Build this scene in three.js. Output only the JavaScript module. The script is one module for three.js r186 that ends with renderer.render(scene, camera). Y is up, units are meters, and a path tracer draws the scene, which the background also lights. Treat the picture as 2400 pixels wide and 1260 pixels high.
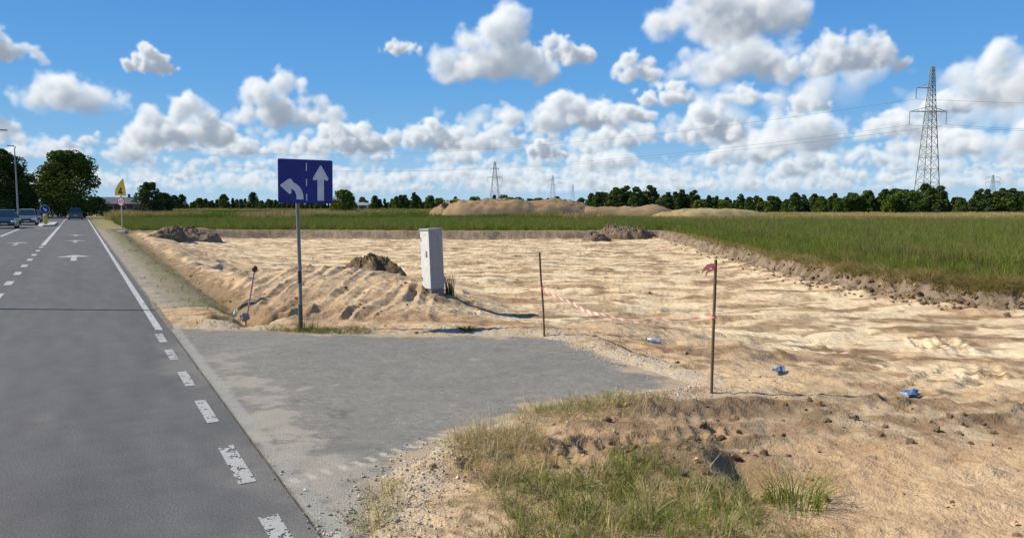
import * as THREE from 'three';
import { mergeGeometries } from 'three/addons/utils/BufferGeometryUtils.js';
import { ConvexGeometry } from 'three/addons/geometries/ConvexGeometry.js';
import { RoundedBoxGeometry } from 'three/addons/geometries/RoundedBoxGeometry.js';

// ------------------------------------------------------------------ camera, sun, exposure
const scene = new THREE.Scene();
const R = Math.PI / 180;
const camera = new THREE.PerspectiveCamera(39.68, 1024 / 537, 0.1, 20000);
camera.position.set(0, 2.1, 0);
camera.rotation.set(-4.91 * R, 0, 0);
const renderer = new THREE.WebGLRenderer({ antialias: true });
renderer.toneMapping = THREE.LinearToneMapping;
renderer.toneMappingExposure = 1.3;
renderer.shadowMap.enabled = true;
const SUN = new THREE.Vector3(-0.998 * Math.cos(42 * R), Math.sin(42 * R), -0.06 * Math.cos(42 * R)).normalize();
const sun = new THREE.DirectionalLight(new THREE.Color(1.0, 0.91, 0.76), 5.0);
sun.position.copy(SUN).multiplyScalar(200);
sun.castShadow = true;
sun.shadow.radius = 1;
sun.shadow.mapSize.set(4096, 4096);
Object.assign(sun.shadow.camera, { left: -90, right: 90, top: 90, bottom: -90, near: 1, far: 500 });
scene.add(sun, sun.target);

// ------------------------------------------------------------------ random numbers and noise
function rng(seed) { let a = seed >>> 0; return () => { a = (a + 0x6d2b79f5) | 0; let t = Math.imul(a ^ (a >>> 15), 1 | a); t = (t + Math.imul(t ^ (t >>> 7), 61 | t)) ^ t; return ((t ^ (t >>> 14)) >>> 0) / 4294967296; }; }
const perm = new Uint8Array(512);
{ const r = rng(77), p = [...Array(256).keys()]; for (let i = 255; i > 0; i--) { const j = Math.floor(r() * (i + 1)); [p[i], p[j]] = [p[j], p[i]]; } for (let i = 0; i < 512; i++) perm[i] = p[i & 255]; }
const g2 = new Float32Array(512), g3 = new Float32Array(768);
{ const r = rng(5); for (let i = 0; i < 256; i++) { const a = r() * 6.2832; g2[2 * i] = Math.cos(a) * 1.4; g2[2 * i + 1] = Math.sin(a) * 1.4; const z = r() * 2 - 1, b = r() * 6.2832, q = Math.sqrt(1 - z * z); g3[3 * i] = q * Math.cos(b) * 1.5; g3[3 * i + 1] = q * Math.sin(b) * 1.5; g3[3 * i + 2] = z * 1.5; } }
function n2(x, y) {
  const X = Math.floor(x), Y = Math.floor(y), fx = x - X, fy = y - Y, u = fx * fx * fx * (fx * (fx * 6 - 15) + 10), v = fy * fy * fy * (fy * (fy * 6 - 15) + 10);
  const a = perm[X & 255], b = perm[(X + 1) & 255], y0 = Y & 255, y1 = (Y + 1) & 255;
  const i = perm[a + y0] * 2, j = perm[b + y0] * 2, k = perm[a + y1] * 2, l = perm[b + y1] * 2;
  const p = g2[i] * fx + g2[i + 1] * fy, q = g2[j] * (fx - 1) + g2[j + 1] * fy, r = g2[k] * fx + g2[k + 1] * (fy - 1), s = g2[l] * (fx - 1) + g2[l + 1] * (fy - 1);
  const m = p + (q - p) * u; return m + (r + (s - r) * u - m) * v;
}
function n3(x, y, z) {
  const X = Math.floor(x), Y = Math.floor(y), Z = Math.floor(z), fx = x - X, fy = y - Y, fz = z - Z, u = fx * fx * (3 - 2 * fx), v = fy * fy * (3 - 2 * fy), w = fz * fz * (3 - 2 * fz);
  let o = 0;
  for (let c = 0; c < 8; c++) {
    const dx = c & 1, dy = (c >> 1) & 1, dz = c >> 2, g = perm[perm[perm[(X + dx) & 255] + ((Y + dy) & 255)] + ((Z + dz) & 255)] * 3;
    o += (g3[g] * (fx - dx) + g3[g + 1] * (fy - dy) + g3[g + 2] * (fz - dz)) * (dx ? u : 1 - u) * (dy ? v : 1 - v) * (dz ? w : 1 - w);
  }
  return o;
}
const fbm = (x, y, o = 4) => { let s = 0, a = 0.5; for (let i = 0; i < o; i++) { s += a * n2(x, y); a *= 0.5; x = x * 2.03 + 17.1; y = y * 2.03 + 9.7; } return s; };
const fbm3 = (x, y, z, o) => { let s = 0, a = 0.5; for (let i = 0; i < o; i++) { s += a * n3(x, y, z); a *= 0.5; x = x * 2.07 + 7.1; y = y * 2.07 + 3.7; z = z * 2.07 + 1.3; } return s; };
const clamp = (x, a = 0, b = 1) => (x < a ? a : x > b ? b : x);
const sstep = (a, b, x) => { const t = clamp((x - a) / (b - a)); return t * t * (3 - 2 * t); };
const lerp = (a, b, t) => a + (b - a) * t;
const mix3 = (a, b, t) => [a[0] + (b[0] - a[0]) * t, a[1] + (b[1] - a[1]) * t, a[2] + (b[2] - a[2]) * t];

// ------------------------------------------------------------------ the sky: clear air and fair-weather cumulus, drawn as one float texture
{
  const W = 4096, H = 2048, data = new Float32Array(W * H * 4);
  const ramp = [[0, [0.45, 0.64, 0.80]], [2, [0.36, 0.58, 0.79]], [5, [0.215, 0.475, 0.79]], [9, [0.135, 0.385, 0.765]], [15, [0.088, 0.30, 0.70]], [30, [0.055, 0.225, 0.58]], [90, [0.035, 0.15, 0.44]]];
  const air = (e) => { let i = 0; while (i < ramp.length - 2 && e > ramp[i + 1][0]) i++; return mix3(ramp[i][1], ramp[i + 1][1], clamp((e - ramp[i][0]) / (ramp[i + 1][0] - ramp[i][0]))); };
  for (let row = 0; row < H; row++) {
    const e = ((row + 0.5) / H - 0.5) * 180, c = e < 0 ? [0.30, 0.28, 0.22] : air(e);
    for (let col = 0; col < W; col++) data.set([c[0], c[1], c[2], 1], (row * W + col) * 4);
  }
  const D = 180 / Math.PI, px = 360 / W;                          // degrees in a texel
  // one cloud: azimuth a (right of -z) and elevation e of its base, half width and height in degrees, distance in kilometres
  function cloud(a, e, hw, ht, dist, seed, fine) {
    const r = rng(seed), puffs = [], asp = ht / hw, lean = (r() - 0.5) * 0.9;
    const n = fine ? 9 : 6, top = 0.5 + lean * 0.55;
    for (let i = 0; i < n; i++) {                                   // a row of puffs along the flat base, taller towards one place
      const t = (i + 0.5) / n * 2 - 1, prof = Math.max(0.22, 1 - Math.pow(Math.abs(t - lean * 0.7), 1.5) * 0.9);
      const rr = Math.min(0.36, asp * 0.62) * (0.6 + 0.5 * r()) * (0.55 + 0.5 * prof);
      puffs.push([t * 0.78, rr * 0.55, (r() - 0.5) * 0.5, rr]);
      let y = rr; const goal = asp * prof * (0.75 + 0.35 * r());
      for (let k = 0; k < 4 && y < goal * 0.9; k++) { const q = rr * (0.85 - 0.13 * k) * (0.8 + 0.4 * r()); y += q * 0.7; puffs.push([t * 0.72 + (r() - 0.5) * 0.22, Math.min(y, goal - q * 0.5), (r() - 0.5) * 0.5, q]); }
    }
    const soft = fine ? lerp(0.10, 0.36, r()) : lerp(0.14, 0.34, r()), np = puffs.length, off = r() * 200, fq = fine ? 2.6 : 2.2;
    const f = new Float32Array(np * 4); puffs.forEach((p, i) => f.set(p, i * 4));
    const shape = (x, y, z) => { let d = 1e9; for (let i = 0; i < np * 4; i += 4) { const ax = x - f[i], ay = y - f[i + 1], az = z - f[i + 2], q = Math.sqrt(ax * ax + ay * ay + az * az) - f[i + 3]; if (q < d) d = q; } return d; };
    const dens = (x, y, z, o) => {
      const d = shape(x, y, z); if (d > 0.26) return 0;
      const nn = fbm3(x * fq + off, y * fq * 1.15, z * fq + off, o);
      return clamp((-d + nn * 0.46 - 0.03) / soft) * sstep(-0.12, 0.10, y + nn * 0.2);
    };
    // the sun seen from this cloud's own right, up and forward
    const A = a / D, fw = [Math.sin(A), -Math.cos(A)], rt = [Math.cos(A), Math.sin(A)];
    const L = [SUN.x * rt[0] + SUN.z * rt[1], SUN.y, SUN.x * fw[0] + SUN.z * fw[1]];
    const cosE = Math.cos(e / D), step = fine ? 1 : (Math.abs(a) < 48 ? 1 : 2), N = fine ? 26 : 11, depth = 0.75;
    const fade = Math.exp(-dist / 105), hz = air(2.2);
    const r0 = Math.floor(((e - hw * 0.25) / 180 + 0.5) * H), r1 = Math.ceil(((e + ht * 1.25) / 180 + 0.5) * H), cw = Math.ceil(hw * 1.3 / cosE / px), c0 = Math.round((a + 90) / 360 * W + 0) ;
    for (let row = Math.max(r0, H / 2); row < Math.min(r1, H); row += step) for (let dc = -cw; dc <= cw; dc += step) {
      const el = ((row + 0.5) / H - 0.5) * 180, x = dc * px * cosE / hw, y = (el - e) / hw;
      let T = 1, cr = 0, cg = 0, cb = 0;
      for (let k = 0; k < N && T > 0.02; k++) {
        const z = -depth + (2 * depth * (k + 0.5)) / N, q = dens(x, y, z, fine ? 5 : 3);
        if (q <= 0.002) continue;
        let sh = 0; for (const l of [0.06, 0.16, 0.34, 0.6]) sh += dens(x + L[0] * l, y + L[1] * l, z + L[2] * l, 2) * (l + 0.06);
        const lit = 0.88 * Math.exp(-sh * (fine ? 6.2 : 7.6)) + 0.12 * Math.exp(-sh * 1.5), hi = clamp(0.25 + y / (asp + 0.1) * 0.75), al = 1 - Math.exp(-q * (fine ? 13 : 9) * (2 * depth) / N);
        const amb = mix3([0.24, 0.285, 0.355], [0.39, 0.455, 0.55], hi);
        cr += T * al * (amb[0] + 0.70 * lit); cg += T * al * (amb[1] + 0.67 * lit); cb += T * al * (amb[2] + 0.60 * lit); T *= 1 - al;
      }
      if (T > 0.995) continue;
      const k = 1 - T; let c = [cr / k, cg / k, cb / k]; c = mix3(hz, c, 0.3 + 0.7 * fade);
      for (let i = 0; i < step; i++) for (let j = 0; j < step; j++) {
        const o = (Math.min(row + i, H - 1) * W + (((c0 + dc + j) % W) + W) % W) * 4;
        for (let b = 0; b < 3; b++) data[o + b] = data[o + b] * T + c[b] * k;
      }
    }
  }
  const list = [], r = rng(2024);
  // the far field of small cumulus, on a sheet 1.2 km up, in every direction
  for (let i = 0; i < 5600; i++) {
    const dist = Math.sqrt(lerp(9.6 * 9.6, 56 * 56, r())), a = r() * 360 - 180, size = lerp(0.35, 2.0, Math.pow(r(), 1.8)) * (1 + Math.max(0, dist - 20) * 0.02), e = Math.atan(1.2 / dist) * D - dist * 0.004;
    const cover = n2(Math.sin(a * R) * dist * 0.16 + 40, Math.cos(a * R) * dist * 0.16) + 0.15 * Math.sin((a + 10) * R);
    const keep = r(), hw = size / dist * D, shape = lerp(0.45, 0.95, r());
    if (cover + 0.40 < keep * 0.9) continue;
    list.push([a, e, hw, hw * shape * 0.46 * (dist > 20 ? 0.75 : 1), dist, 1000 + i, false]);
  }
  // larger, nearer clouds in the half of the sky behind the photographer and overhead
  for (let i = 0; i < 150; i++) {
    const dist = lerp(1.0, 9.5, Math.sqrt(r())), a = r() * 360 - 180, e = Math.atan(1.2 / dist) * D, size = lerp(0.3, 0.62, r()), keep = r(), sh = lerp(0.5, 0.8, r());
    if (Math.abs(a) < 41 && e < 19) continue;
    if (keep < 0.35) continue;
    list.push([a, e, Math.min(size / dist * D, 13), Math.min(size / dist * D * sh, 9), dist, 5000 + i, false]);
  }
  // the clouds that stand out in the view
  const seen = [
    [-1.6, 9.5, 4.9, 5.0, 7, 11], [3.9, 10.6, 2.6, 2.2, 7.5, 12], [-8.4, 11.2, 1.9, 1.0, 7, 13], [15.4, 12.4, 5.9, 4.0, 6, 14], [9.3, 9.2, 2.2, 2.2, 8, 15], [15.9, 9.0, 5.2, 3.6, 8, 16], [23.6, 9.2, 3.7, 3.0, 8, 17],
    [32.8, 6.4, 3.6, 4.2, 9, 18], [-16.3, 5.9, 3.9, 4.6, 9, 19], [-24.2, 4.2, 3.8, 3.6, 10, 20], [-25.4, 9.0, 1.75, 1.7, 8, 21], [-30.6, 6.3, 3.6, 2.6, 9, 22], [-34.6, 9.0, 2.9, 2.3, 8, 23], [-35.2, 3.9, 2.4, 3.0, 11, 24],
    [3.7, 5.9, 4.3, 2.8, 10, 25], [14.5, 4.8, 3.0, 3.0, 11, 26], [21.4, 6.6, 1.6, 1.7, 10, 27], [21.2, 4.0, 4.4, 2.6, 11.5, 28], [-12.0, 4.1, 3.0, 2.1, 12, 29], [-6.8, 4.4, 2.8, 1.9, 12, 30], [-1.5, 4.3, 2.3, 1.8, 12, 31], [-26.3, 3.0, 2.3, 1.5, 13, 32], [-15.6, 15.1, 2.6, 1.4, 5, 33], [27.4, 15.2, 1.6, 1.3, 5, 34], [2.6, 3.6, 1.6, 1.3, 13, 35], [29.5, 3.3, 2.9, 1.8, 12.5, 36], [9.0, 6.2, 2.4, 1.6, 10, 37], [34.6, 3.6, 3.4, 2.0, 12, 38], [17.5, 7.3, 2.6, 1.3, 9, 39], [7.2, 4.4, 2.6, 1.5, 12, 40], [11.2, 7.5, 3.0, 1.5, 9, 41], [26.5, 4.6, 3.2, 1.8, 11, 42], [29.2, 6.0, 2.2, 1.3, 10, 43], [-20.3, 3.6, 2.4, 1.3, 12, 44], [-31.6, 3.0, 2.6, 1.4, 13, 45], [17.2, 3.2, 2.8, 1.5, 12.5, 46], [6.2, 2.9, 2.4, 1.3, 13, 47], [24.6, 2.8, 3.0, 1.3, 13, 48],
  ];
  for (const [a, e, hw, ht, dist, seed] of seen) list.push([a, e, hw * 1.12, ht * 0.92, dist, seed, true]);
  list.sort((p, q) => q[4] - p[4]);
  for (const c of list) cloud(...c);
  for (let i = 0; i < data.length; i++) if ((i & 3) !== 3) data[i] *= 0.77;     // the exposure is set for the ground
  const tex = new THREE.DataTexture(data, W, H, THREE.RGBAFormat, THREE.FloatType);
  tex.mapping = THREE.EquirectangularReflectionMapping;
  tex.magFilter = tex.minFilter = THREE.LinearFilter;
  tex.needsUpdate = true;
  scene.background = tex;
  scene.environment = tex;
}
// ------------------------------------------------------------------ naming helpers
const taken = {};
function numbered(n) { const k = taken[n] = (taken[n] ?? -1) + 1; return k ? n + '_' + String(k).padStart(3, '0') : n; }
function tag(o, label, category, group, kind) { Object.assign(o.userData, { label }); if (category) o.userData.category = category; if (group) o.userData.group = group; if (kind) o.userData.kind = kind; return o; }
function thing(name, label, category, pos = [0, 0, 0], turn = 0, group) { const o = new THREE.Group(); o.name = numbered(name); o.position.set(...pos); o.rotation.y = turn; scene.add(o); return tag(o, label, category, group); }
function part(name, geo, mat, parent) { const g = Array.isArray(geo) ? mergeGeometries(geo.map((q) => (q.index ? q.toNonIndexed() : q)).map(plain)) : geo; const m = new THREE.Mesh(g, mat); m.name = parent === scene ? numbered(name) : name; m.castShadow = m.receiveShadow = true; parent.add(m); return m; }
function plain(g) { for (const k of Object.keys(g.attributes)) if (!['position', 'normal', 'uv'].includes(k)) g.deleteAttribute(k); return g; }
const lin = (r, g, b) => new THREE.Color().setRGB(r, g, b);
const std = (c, rough = 0.9, extra = {}) => new THREE.MeshStandardMaterial({ color: Array.isArray(c) ? lin(...c) : c, roughness: rough, ...extra });
const box = (w, h, d, x = 0, y = 0, z = 0) => new THREE.BoxGeometry(w, h, d).translate(x, y, z);
function bar(a, b, r, n = 6, r2 = r) { const A = new THREE.Vector3(...a), B = new THREE.Vector3(...b), d = B.clone().sub(A), g = new THREE.CylinderGeometry(r2, r, d.length(), n); g.applyQuaternion(new THREE.Quaternion().setFromUnitVectors(new THREE.Vector3(0, 1, 0), d.normalize())); const m = A.add(B).multiplyScalar(0.5); return g.translate(m.x, m.y, m.z); }

// ------------------------------------------------------------------ the road's own axes: s along it, w to its right
const RD = [-0.5019, -0.8649], RN = [0.8649, -0.5019];
const toRoad = (x, z) => [x * RD[0] + z * RD[1], x * RN[0] + z * RN[1]];
const fromRoad = (s, w) => [s * RD[0] + w * RN[0], s * RD[1] + w * RN[1]];
const ROAD_TURN = Math.atan2(-RD[0], -RD[1]);             // turns -z onto the road's direction
function polySD(P, x, z) {                                 // signed distance to a polygon, negative inside
  let d = 1e9, inn = false;
  for (let i = 0, j = P.length - 1; i < P.length; j = i++) {
    const [ax, az] = P[j], [bx, bz] = P[i], ex = bx - ax, ez = bz - az, t = clamp(((x - ax) * ex + (z - az) * ez) / (ex * ex + ez * ez)), qx = x - ax - ex * t, qz = z - az - ez * t;
    d = Math.min(d, qx * qx + qz * qz);
    if ((az > z) !== (bz > z) && x < ((bx - ax) * (z - az)) / (bz - az) + ax) inn = !inn;
  }
  return inn ? -Math.sqrt(d) : Math.sqrt(d);
}
function lineD(P, x, z) { let d = 1e9; for (let i = 1; i < P.length; i++) { const [ax, az] = P[i - 1], [bx, bz] = P[i], ex = bx - ax, ez = bz - az, t = clamp(((x - ax) * ex + (z - az) * ez) / (ex * ex + ez * ez)), qx = x - ax - ex * t, qz = z - az - ez * t; d = Math.min(d, qx * qx + qz * qz); } return Math.sqrt(d); }
const EDGE = 1.25;                                         // right edge of the main carriageway
const APRON = [fromRoad(13.6, 1.25), [-4.5, -12.42], [-3.04, -11.98], [-1.36, -11.8], [0.3, -11.72], [0.85, -11.2], [1.39, -9.7], [1.75, -9.0], [2.0, -8.6], [1.7, -8.36], [1.25, -8.3], [0.46, -7.85], [-0.21, -7.13], [-0.75, -6.42], [-1.05, -5.78], [-1.13, -4.95], [-1.02, -4.3], [-0.6, -3.2], [0.3, -1.4], fromRoad(1, 1.25)];
const PITROAD = [fromRoad(13.6, 2.75), fromRoad(20, 2.6), fromRoad(40, 2.9), fromRoad(60, 3.4), fromRoad(67, 6)];
const PITFAR = [fromRoad(67, 6), [-18, -62], [-8, -60.5], [2, -60], [8, -60.3], [12.3, -60.5]];
const PITRIGHT = [[12.3, -60.5], [12.0, -50], [11.3, -40], [10.75, -30], [10.9, -25], [11.5, -21.2], [12.6, -18.9], [15, -17.4], [20, -16.6], [40, -14]];
const PITNEAR = [[40, -3], [9, -6.6], [5.2, -7.3], [3.4, -8.4], [2.6, -9.6], [1.3, -12.1], [-1, -12.7], [-3.2, -13.1], fromRoad(13.6, 2.75)];
const PIT = [...PITROAD, ...PITFAR.slice(1), ...PITRIGHT.slice(1), ...PITNEAR.slice(0, -1)];
const CAB = [-1.9, -18.0];                                 // the cable cabinet
const DITCH = [[-5.1, -13.25], [-4.55, -13.3], [-3.95, -13.75], [-3.7, -14.1]];
const LUMPS = [[1.3, -7.3, 0.3, 0.16, 0.13], [2.25, -7.5, 0.5, 0.16, 0.16], [3.05, -7.0, 0.22, 0.14, 0.17], [3.9, -7.65, 0.4, 0.14, 0.13], [4.4, -6.9, 0.5, 0.15, 0.11], [5.3, -7.35, 0.4, 0.15, 0.13], [1.95, -6.3, 0.35, 0.12, 0.10], [2.7, -5.85, 0.45, 0.09, 0.08], [5.0, -6.5, 0.4, 0.14, 0.09], [0.85, -6.75, 0.35, 0.1, 0.07], [6.2, -8.2, 0.4, 0.2, 0.12], [3.2, -4.9, 0.2, 0.1, 0.07], [3.6, -5.6, 0.16, 0.1, 0.07]];
// tracked vehicle prints pressed into the soft ground: polyline, half width, pitch of the cleats
const TRACKS = [[[[-0.2, -5.75], [0.21, -5.95], [0.8, -6.2], [1.34, -6.4], [2.1, -6.6], [3.2, -6.7], [4.6, -6.6]], 0.20, 0.16], [[[0.9, -7.25], [1.6, -7.1], [2.6, -7.2], [3.6, -7.35], [5.0, -7.3]], 0.17, 0.15], [[[4.0, -7.6], [4.9, -8.7], [6.0, -10.2], [7.3, -12.2], [8.2, -15]], 0.14, 0.10], [[[4.75, -7.7], [5.6, -8.8], [6.7, -10.2], [8.0, -12.2], [8.8, -15]], 0.14, 0.10]];
const TB = TRACKS.map(([L]) => [Math.min(...L.map((p) => p[0])) - 0.7, Math.max(...L.map((p) => p[0])) + 0.7, Math.min(...L.map((p) => p[1])) - 0.7, Math.max(...L.map((p) => p[1])) + 0.7]);
function alongTrack(L, x, z) { let best = 1e9, s = 0, at = 0, side = 0; for (let i = 1; i < L.length; i++) { const [ax, az] = L[i - 1], [bx, bz] = L[i], ex = bx - ax, ez = bz - az, l = Math.hypot(ex, ez), t = clamp(((x - ax) * ex + (z - az) * ez) / (l * l)), qx = x - ax - ex * t, qz = z - az - ez * t, d = Math.hypot(qx, qz); if (d < best) { best = d; at = s + t * l; side = Math.sign(ex * qz - ez * qx); } s += l; } return [best, at, side]; }

// what lies at a place: weights used for the ground's height, colour and plants
function zone(x, z) {
  const [s, w] = toRoad(x, z), wob = fbm(x * 0.7 + 3, z * 0.7, 3);
  const q = { s, w, pit: 0, inPit: false, dRight: 99, dFar: 99, apron: 99, hump: 0 };
  if (z > -16 && x > -9 && x < 6) q.apron = polySD(APRON, x, z);
  if (z < 0 && z > -75 && x > -40 && x < 45) {
    const sd = polySD(PIT, x, z);
    q.sd = sd;
    q.dRight = lineD(PITRIGHT, x, z); q.dFar = lineD(PITFAR, x, z);
    if (sd < 0) {
      q.inPit = true;
      const bite = 0.75 * fbm(x * 0.9 + 9, z * 0.9, 3) + 0.25 * fbm(x * 4, z * 4, 3);
      const dr = Math.max(0, q.dRight - 0.12 + bite * 0.7), df = Math.max(0, q.dFar - 0.1 + 0.9 * fbm(x * 0.28 + 9, z * 0.28, 2)), dn = lineD(PITNEAR, x, z), dl = lineD(PITROAD, x, z);
      const face = sstep(0, 0.40, dr) * 0.72 + sstep(0.2, 2.2, dr) * 0.28;
      q.hump = sstep(1.15, 0.35, Math.hypot((x + 4.6 - (z + 19) * 0.1) / 4.3, (z + 18.6) / 9.0) + wob * 0.14);
      q.pit = face * sstep(0, 0.9, df) * sstep(-0.3, 3.2, dl + wob) * sstep(-0.4, 5.2, dn + wob * 1.2);
      q.face = 1 - sstep(0.35, 0.85, dr);
      q.faceFar = (1 - sstep(0.8, 1.7, df));
      q.dl = dl; q.dn = dn;
    }
  } else q.sd = 99;
  return q;
}
const RUTS = []; { const r = rng(909); for (let i = 0; i < 17; i++) RUTS.push([-12 - i * 2.7 - r() * 1.5, (r() - 0.35) * 0.9, (r() - 0.5) * 0.03, 0.7 + 0.35 * r(), r() * 20]); }
function ruts(x, z) {                                       // pairs of long wheel tracks: [height, share of churned sand]
  let h = 0, c = 0;
  for (const [z0, m, k, g, ph] of RUTS) { const zc = z0 + m * x + k * x * x + 0.5 * Math.sin(x * 0.35 + ph), dd = Math.abs((z - zc) / Math.sqrt(1 + m * m)); if (dd > g + 0.8) continue; const d = Math.abs(dd - g), on = clamp(0.6 + 1.1 * n2(x * 0.12 + ph, ph)); h += on * (-0.06 * sstep(0.24, 0.14, d) * (1 + 0.5 * Math.sin((x * 0.9 + z * 0.4) * 38) * 0.4) + 0.055 * Math.exp(-(((d - 0.34) / 0.1) ** 2)) * (0.7 + 0.8 * n2(x * 2, z * 2))); c = Math.max(c, on * sstep(0.55, 0.25, d)); }
  return [h, c];
}
function furrow(x, z) {                                     // marks of a toothed bucket dragged through sand
  const u = x + 0.02 * z + 0.01 * x * (z + 18) + 0.8 * fbm(x * 0.2 + 4, z * 0.11, 2) + 0.4 * fbm(x * 0.6, z * 0.3 + 9, 3), k = u / 0.40, f = Math.abs((k - Math.floor(k)) * 2 - 1);
  return (f - 0.5) * clamp(0.45 + 1.3 * n2(Math.floor(k) * 3.7, z * 0.2), 0.1, 1.3) + 0.3 * n2(u * 5, z * 0.3);
}
function height(x, z, q = zone(x, z)) {
  const { s, w } = q;
  let h;
  const fine = 0.5 * fbm(x * 2.1, z * 2.1, 4);
  if (w < EDGE && w > EDGE - 0.07) h = -0.012; else if (w < EDGE) h = w < -9.2 ? 0.02 + 0.05 * fine : -0.05;
  else h = -0.012 + 0.02 * fine * sstep(EDGE, EDGE + 0.5, w);
  if (q.apron < 90 && w >= EDGE) {
    const a = w < EDGE + 0.06 && q.apron < 0.1 && s > 3 ? 0 : q.apron + 0.10 * fbm(x * 2.2, z * 2.2, 3) + 0.035 * n2(x * 13, z * 13);
    h = a === 0 ? -0.014 : a < 0 ? -0.04 : lerp(-0.015, 0.045 + 0.05 * fine, sstep(0, 0.35, a)) + sstep(0, 0.25, a) * 0.012 * n2(x * 15, z * 15);
  }
  if (w > EDGE && q.s > 12.6) h += 0.0;
  const off = q.apron < 90 ? sstep(0.05, 0.6, q.apron) : sstep(EDGE + 0.1, EDGE + 1.1, w);
  if (w > EDGE && z > -14 && z < 2 && q.apron > 0) {          // the churned verge in front
    h += off * (0.05 * fbm(x * 1.1 + 5, z * 1.1, 4) + 0.03 * fbm(x * 4 + 5, z * 4, 3));
    h += off * 0.16 * Math.exp(-(((x - 1.35) / 0.5) ** 2) - (((z + 5.75) / 0.3) ** 2)) * (1 + 2 * fine);
    for (const [lx, lz, ra, rb, lh] of LUMPS) { const e = ((x - lx) / ra) ** 2 + ((z - lz) / rb) ** 2; if (e < 6) h += off * 0.62 * lh * Math.exp(-e) * (1 + 2.2 * fbm(x * 3.2 + lx, z * 4.5, 4)); }
    h -= off * 0.22 * Math.exp(-(((x - 1.78) / 0.13) ** 2) - (((z + 5.55) / 0.3) ** 2));
  }
  if (q.inPit) {
    const hump = q.hump, d = q.pit;
    h -= 0.62 * d * (1 - hump);
    h += hump * 0.06 * sstep(0, 1.5, q.dl) * sstep(0.1, 1.6, -q.sd) + 0.25 * sstep(0.2, 1.2, q.dl) * sstep(6.5, 3, q.dl) * sstep(15, 22, s);
    h += sstep(0, 0.7, -q.sd) * ((1 - 0.75 * hump) * (0.14 * fbm(x * 0.3 + 2, z * 0.3, 3) + 0.12 * (0.3 - Math.abs(fbm(x * 0.5 + z * 0.22, z * 0.8 - x * 0.1, 2)) * 1.7)) + 0.03 * fbm(x * 2.7, z * 2.7, 3) + 0.010 * n2(x * 8, z * 8));
    const fl = sstep(0.1, 0.6, hump) * 0.85 + sstep(5.5, 2.5, q.dl) * sstep(13, 17, s);
    h += clamp(fl) * (0.115 * furrow(x, z) * clamp(0.7 + 1.2 * fbm(x * 0.5 + 70, z * 0.4, 3), 0.25, 1.2) + 0.06 * fbm(x * 1.1 + 3, z * 0.5, 4) + 0.02 * n2(x * 6, z * 6)) * sstep(0.05, 0.5, -q.sd);
    if (d > 0.5 && fl < 0.5) { const u = z + 0.35 * x + 2.2 * fbm(x * 0.08, z * 0.08, 2), k = u / 1.35; h += 0.05 * Math.pow(Math.abs((k - Math.floor(k)) * 2 - 1), 2) * clamp(0.35 + 1.3 * n2(x * 0.25, z * 0.25)); h += ruts(x, z)[0] * sstep(0.4, 0.8, d); }
    h += 0.16 * Math.exp(-(((x - CAB[0]) / 0.85) ** 2) - (((z - CAB[1]) / 0.85) ** 2)) + 0.05 * Math.exp(-(((x - CAB[0]) / 1.1) ** 2) - (((z - CAB[1]) / 1.1) ** 2)) * n2(x * 5, z * 5);
    h += (q.face || 0) * (0.20 * fbm(x * 2.6, z * 2.6, 4) + 0.09 * n2(x * 7, z * 7));
    h += (q.faceFar || 0) * 0.14 * fbm(x * 0.5, z * 0.7, 2);
  } else if (w > EDGE && q.sd < 3 && q.sd > 0) {
    if (q.dRight < 2.5 || q.dFar < 2.5) h += 0.05 + 0.06 * fbm(x * 2, z * 2, 3);
  }
  if (s > 13.2 && s < 66) {                                 // the trench between the shoulder and the sand
    const c = 2.62 + 0.12 * n2(s * 0.5, 3) + Math.max(0, s - 40) * 0.022;
    h -= (0.07 + 0.20 * Math.exp(-(((s - 14.6) / 2.2) ** 2))) * Math.exp(-(((w - c) / 0.26) ** 2));
    h += 0.13 * Math.exp(-(((w - c - 0.75) / 0.38) ** 2)) * (1 + 1.2 * fbm(x * 1.4, z * 1.4, 3)) * sstep(15, 19, s);
  }
  { const d = lineD(DITCH, x, z); if (d < 0.8) h += -0.30 * Math.exp(-((d / 0.16) ** 2)) + 0.06 * Math.exp(-(((d - 0.36) / 0.14) ** 2)); }
  for (let i = 0; i < TRACKS.length; i++) {
    const b = TB[i]; if (x < b[0] || x > b[1] || z < b[2] || z > b[3] || q.apron < 0.1) continue;
    const [L, hw, pitch] = TRACKS[i], [d, at, side] = alongTrack(L, x, z);
    if (d < hw + 0.22) {
      const inn = sstep(hw + 0.03, hw - 0.03, d), wear = i === 0 ? (0.85 + 0.4 * n2(at * 0.9, 4)) * lerp(0.15, 1, sstep(2.5, 1.5, x + n2(x * 2, 9))) : clamp(0.5 + 1.3 * n2(at * 0.7 + 3, i * 5 + 2), 0, 1.1) * (i === 1 ? 0.55 : 1), cl = Math.sin((at + side * d * 0.35) / pitch * 6.2832);
      h += wear * (inn * (-0.055 + 0.06 * sstep(-0.3, 0.5, cl) * (0.6 + 0.7 * n2(x * 6, z * 6))) + 0.045 * Math.exp(-(((d - hw - 0.06) / 0.05) ** 2)) * (0.6 + n2(x * 8, z * 8)));
    }
  }
  return h;
}
const C = { cream: [0.75, 0.60, 0.385], sand: [0.60, 0.435, 0.255], rust: [0.42, 0.265, 0.145], brown: [0.215, 0.145, 0.082], soil: [0.13, 0.093, 0.062], grey: [0.34, 0.285, 0.21], gravel: [0.42, 0.375, 0.30], straw: [0.42, 0.345, 0.16], green: [0.085, 0.12, 0.032], olive: [0.17, 0.165, 0.06], shoulder: [0.25, 0.215, 0.165] };
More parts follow.
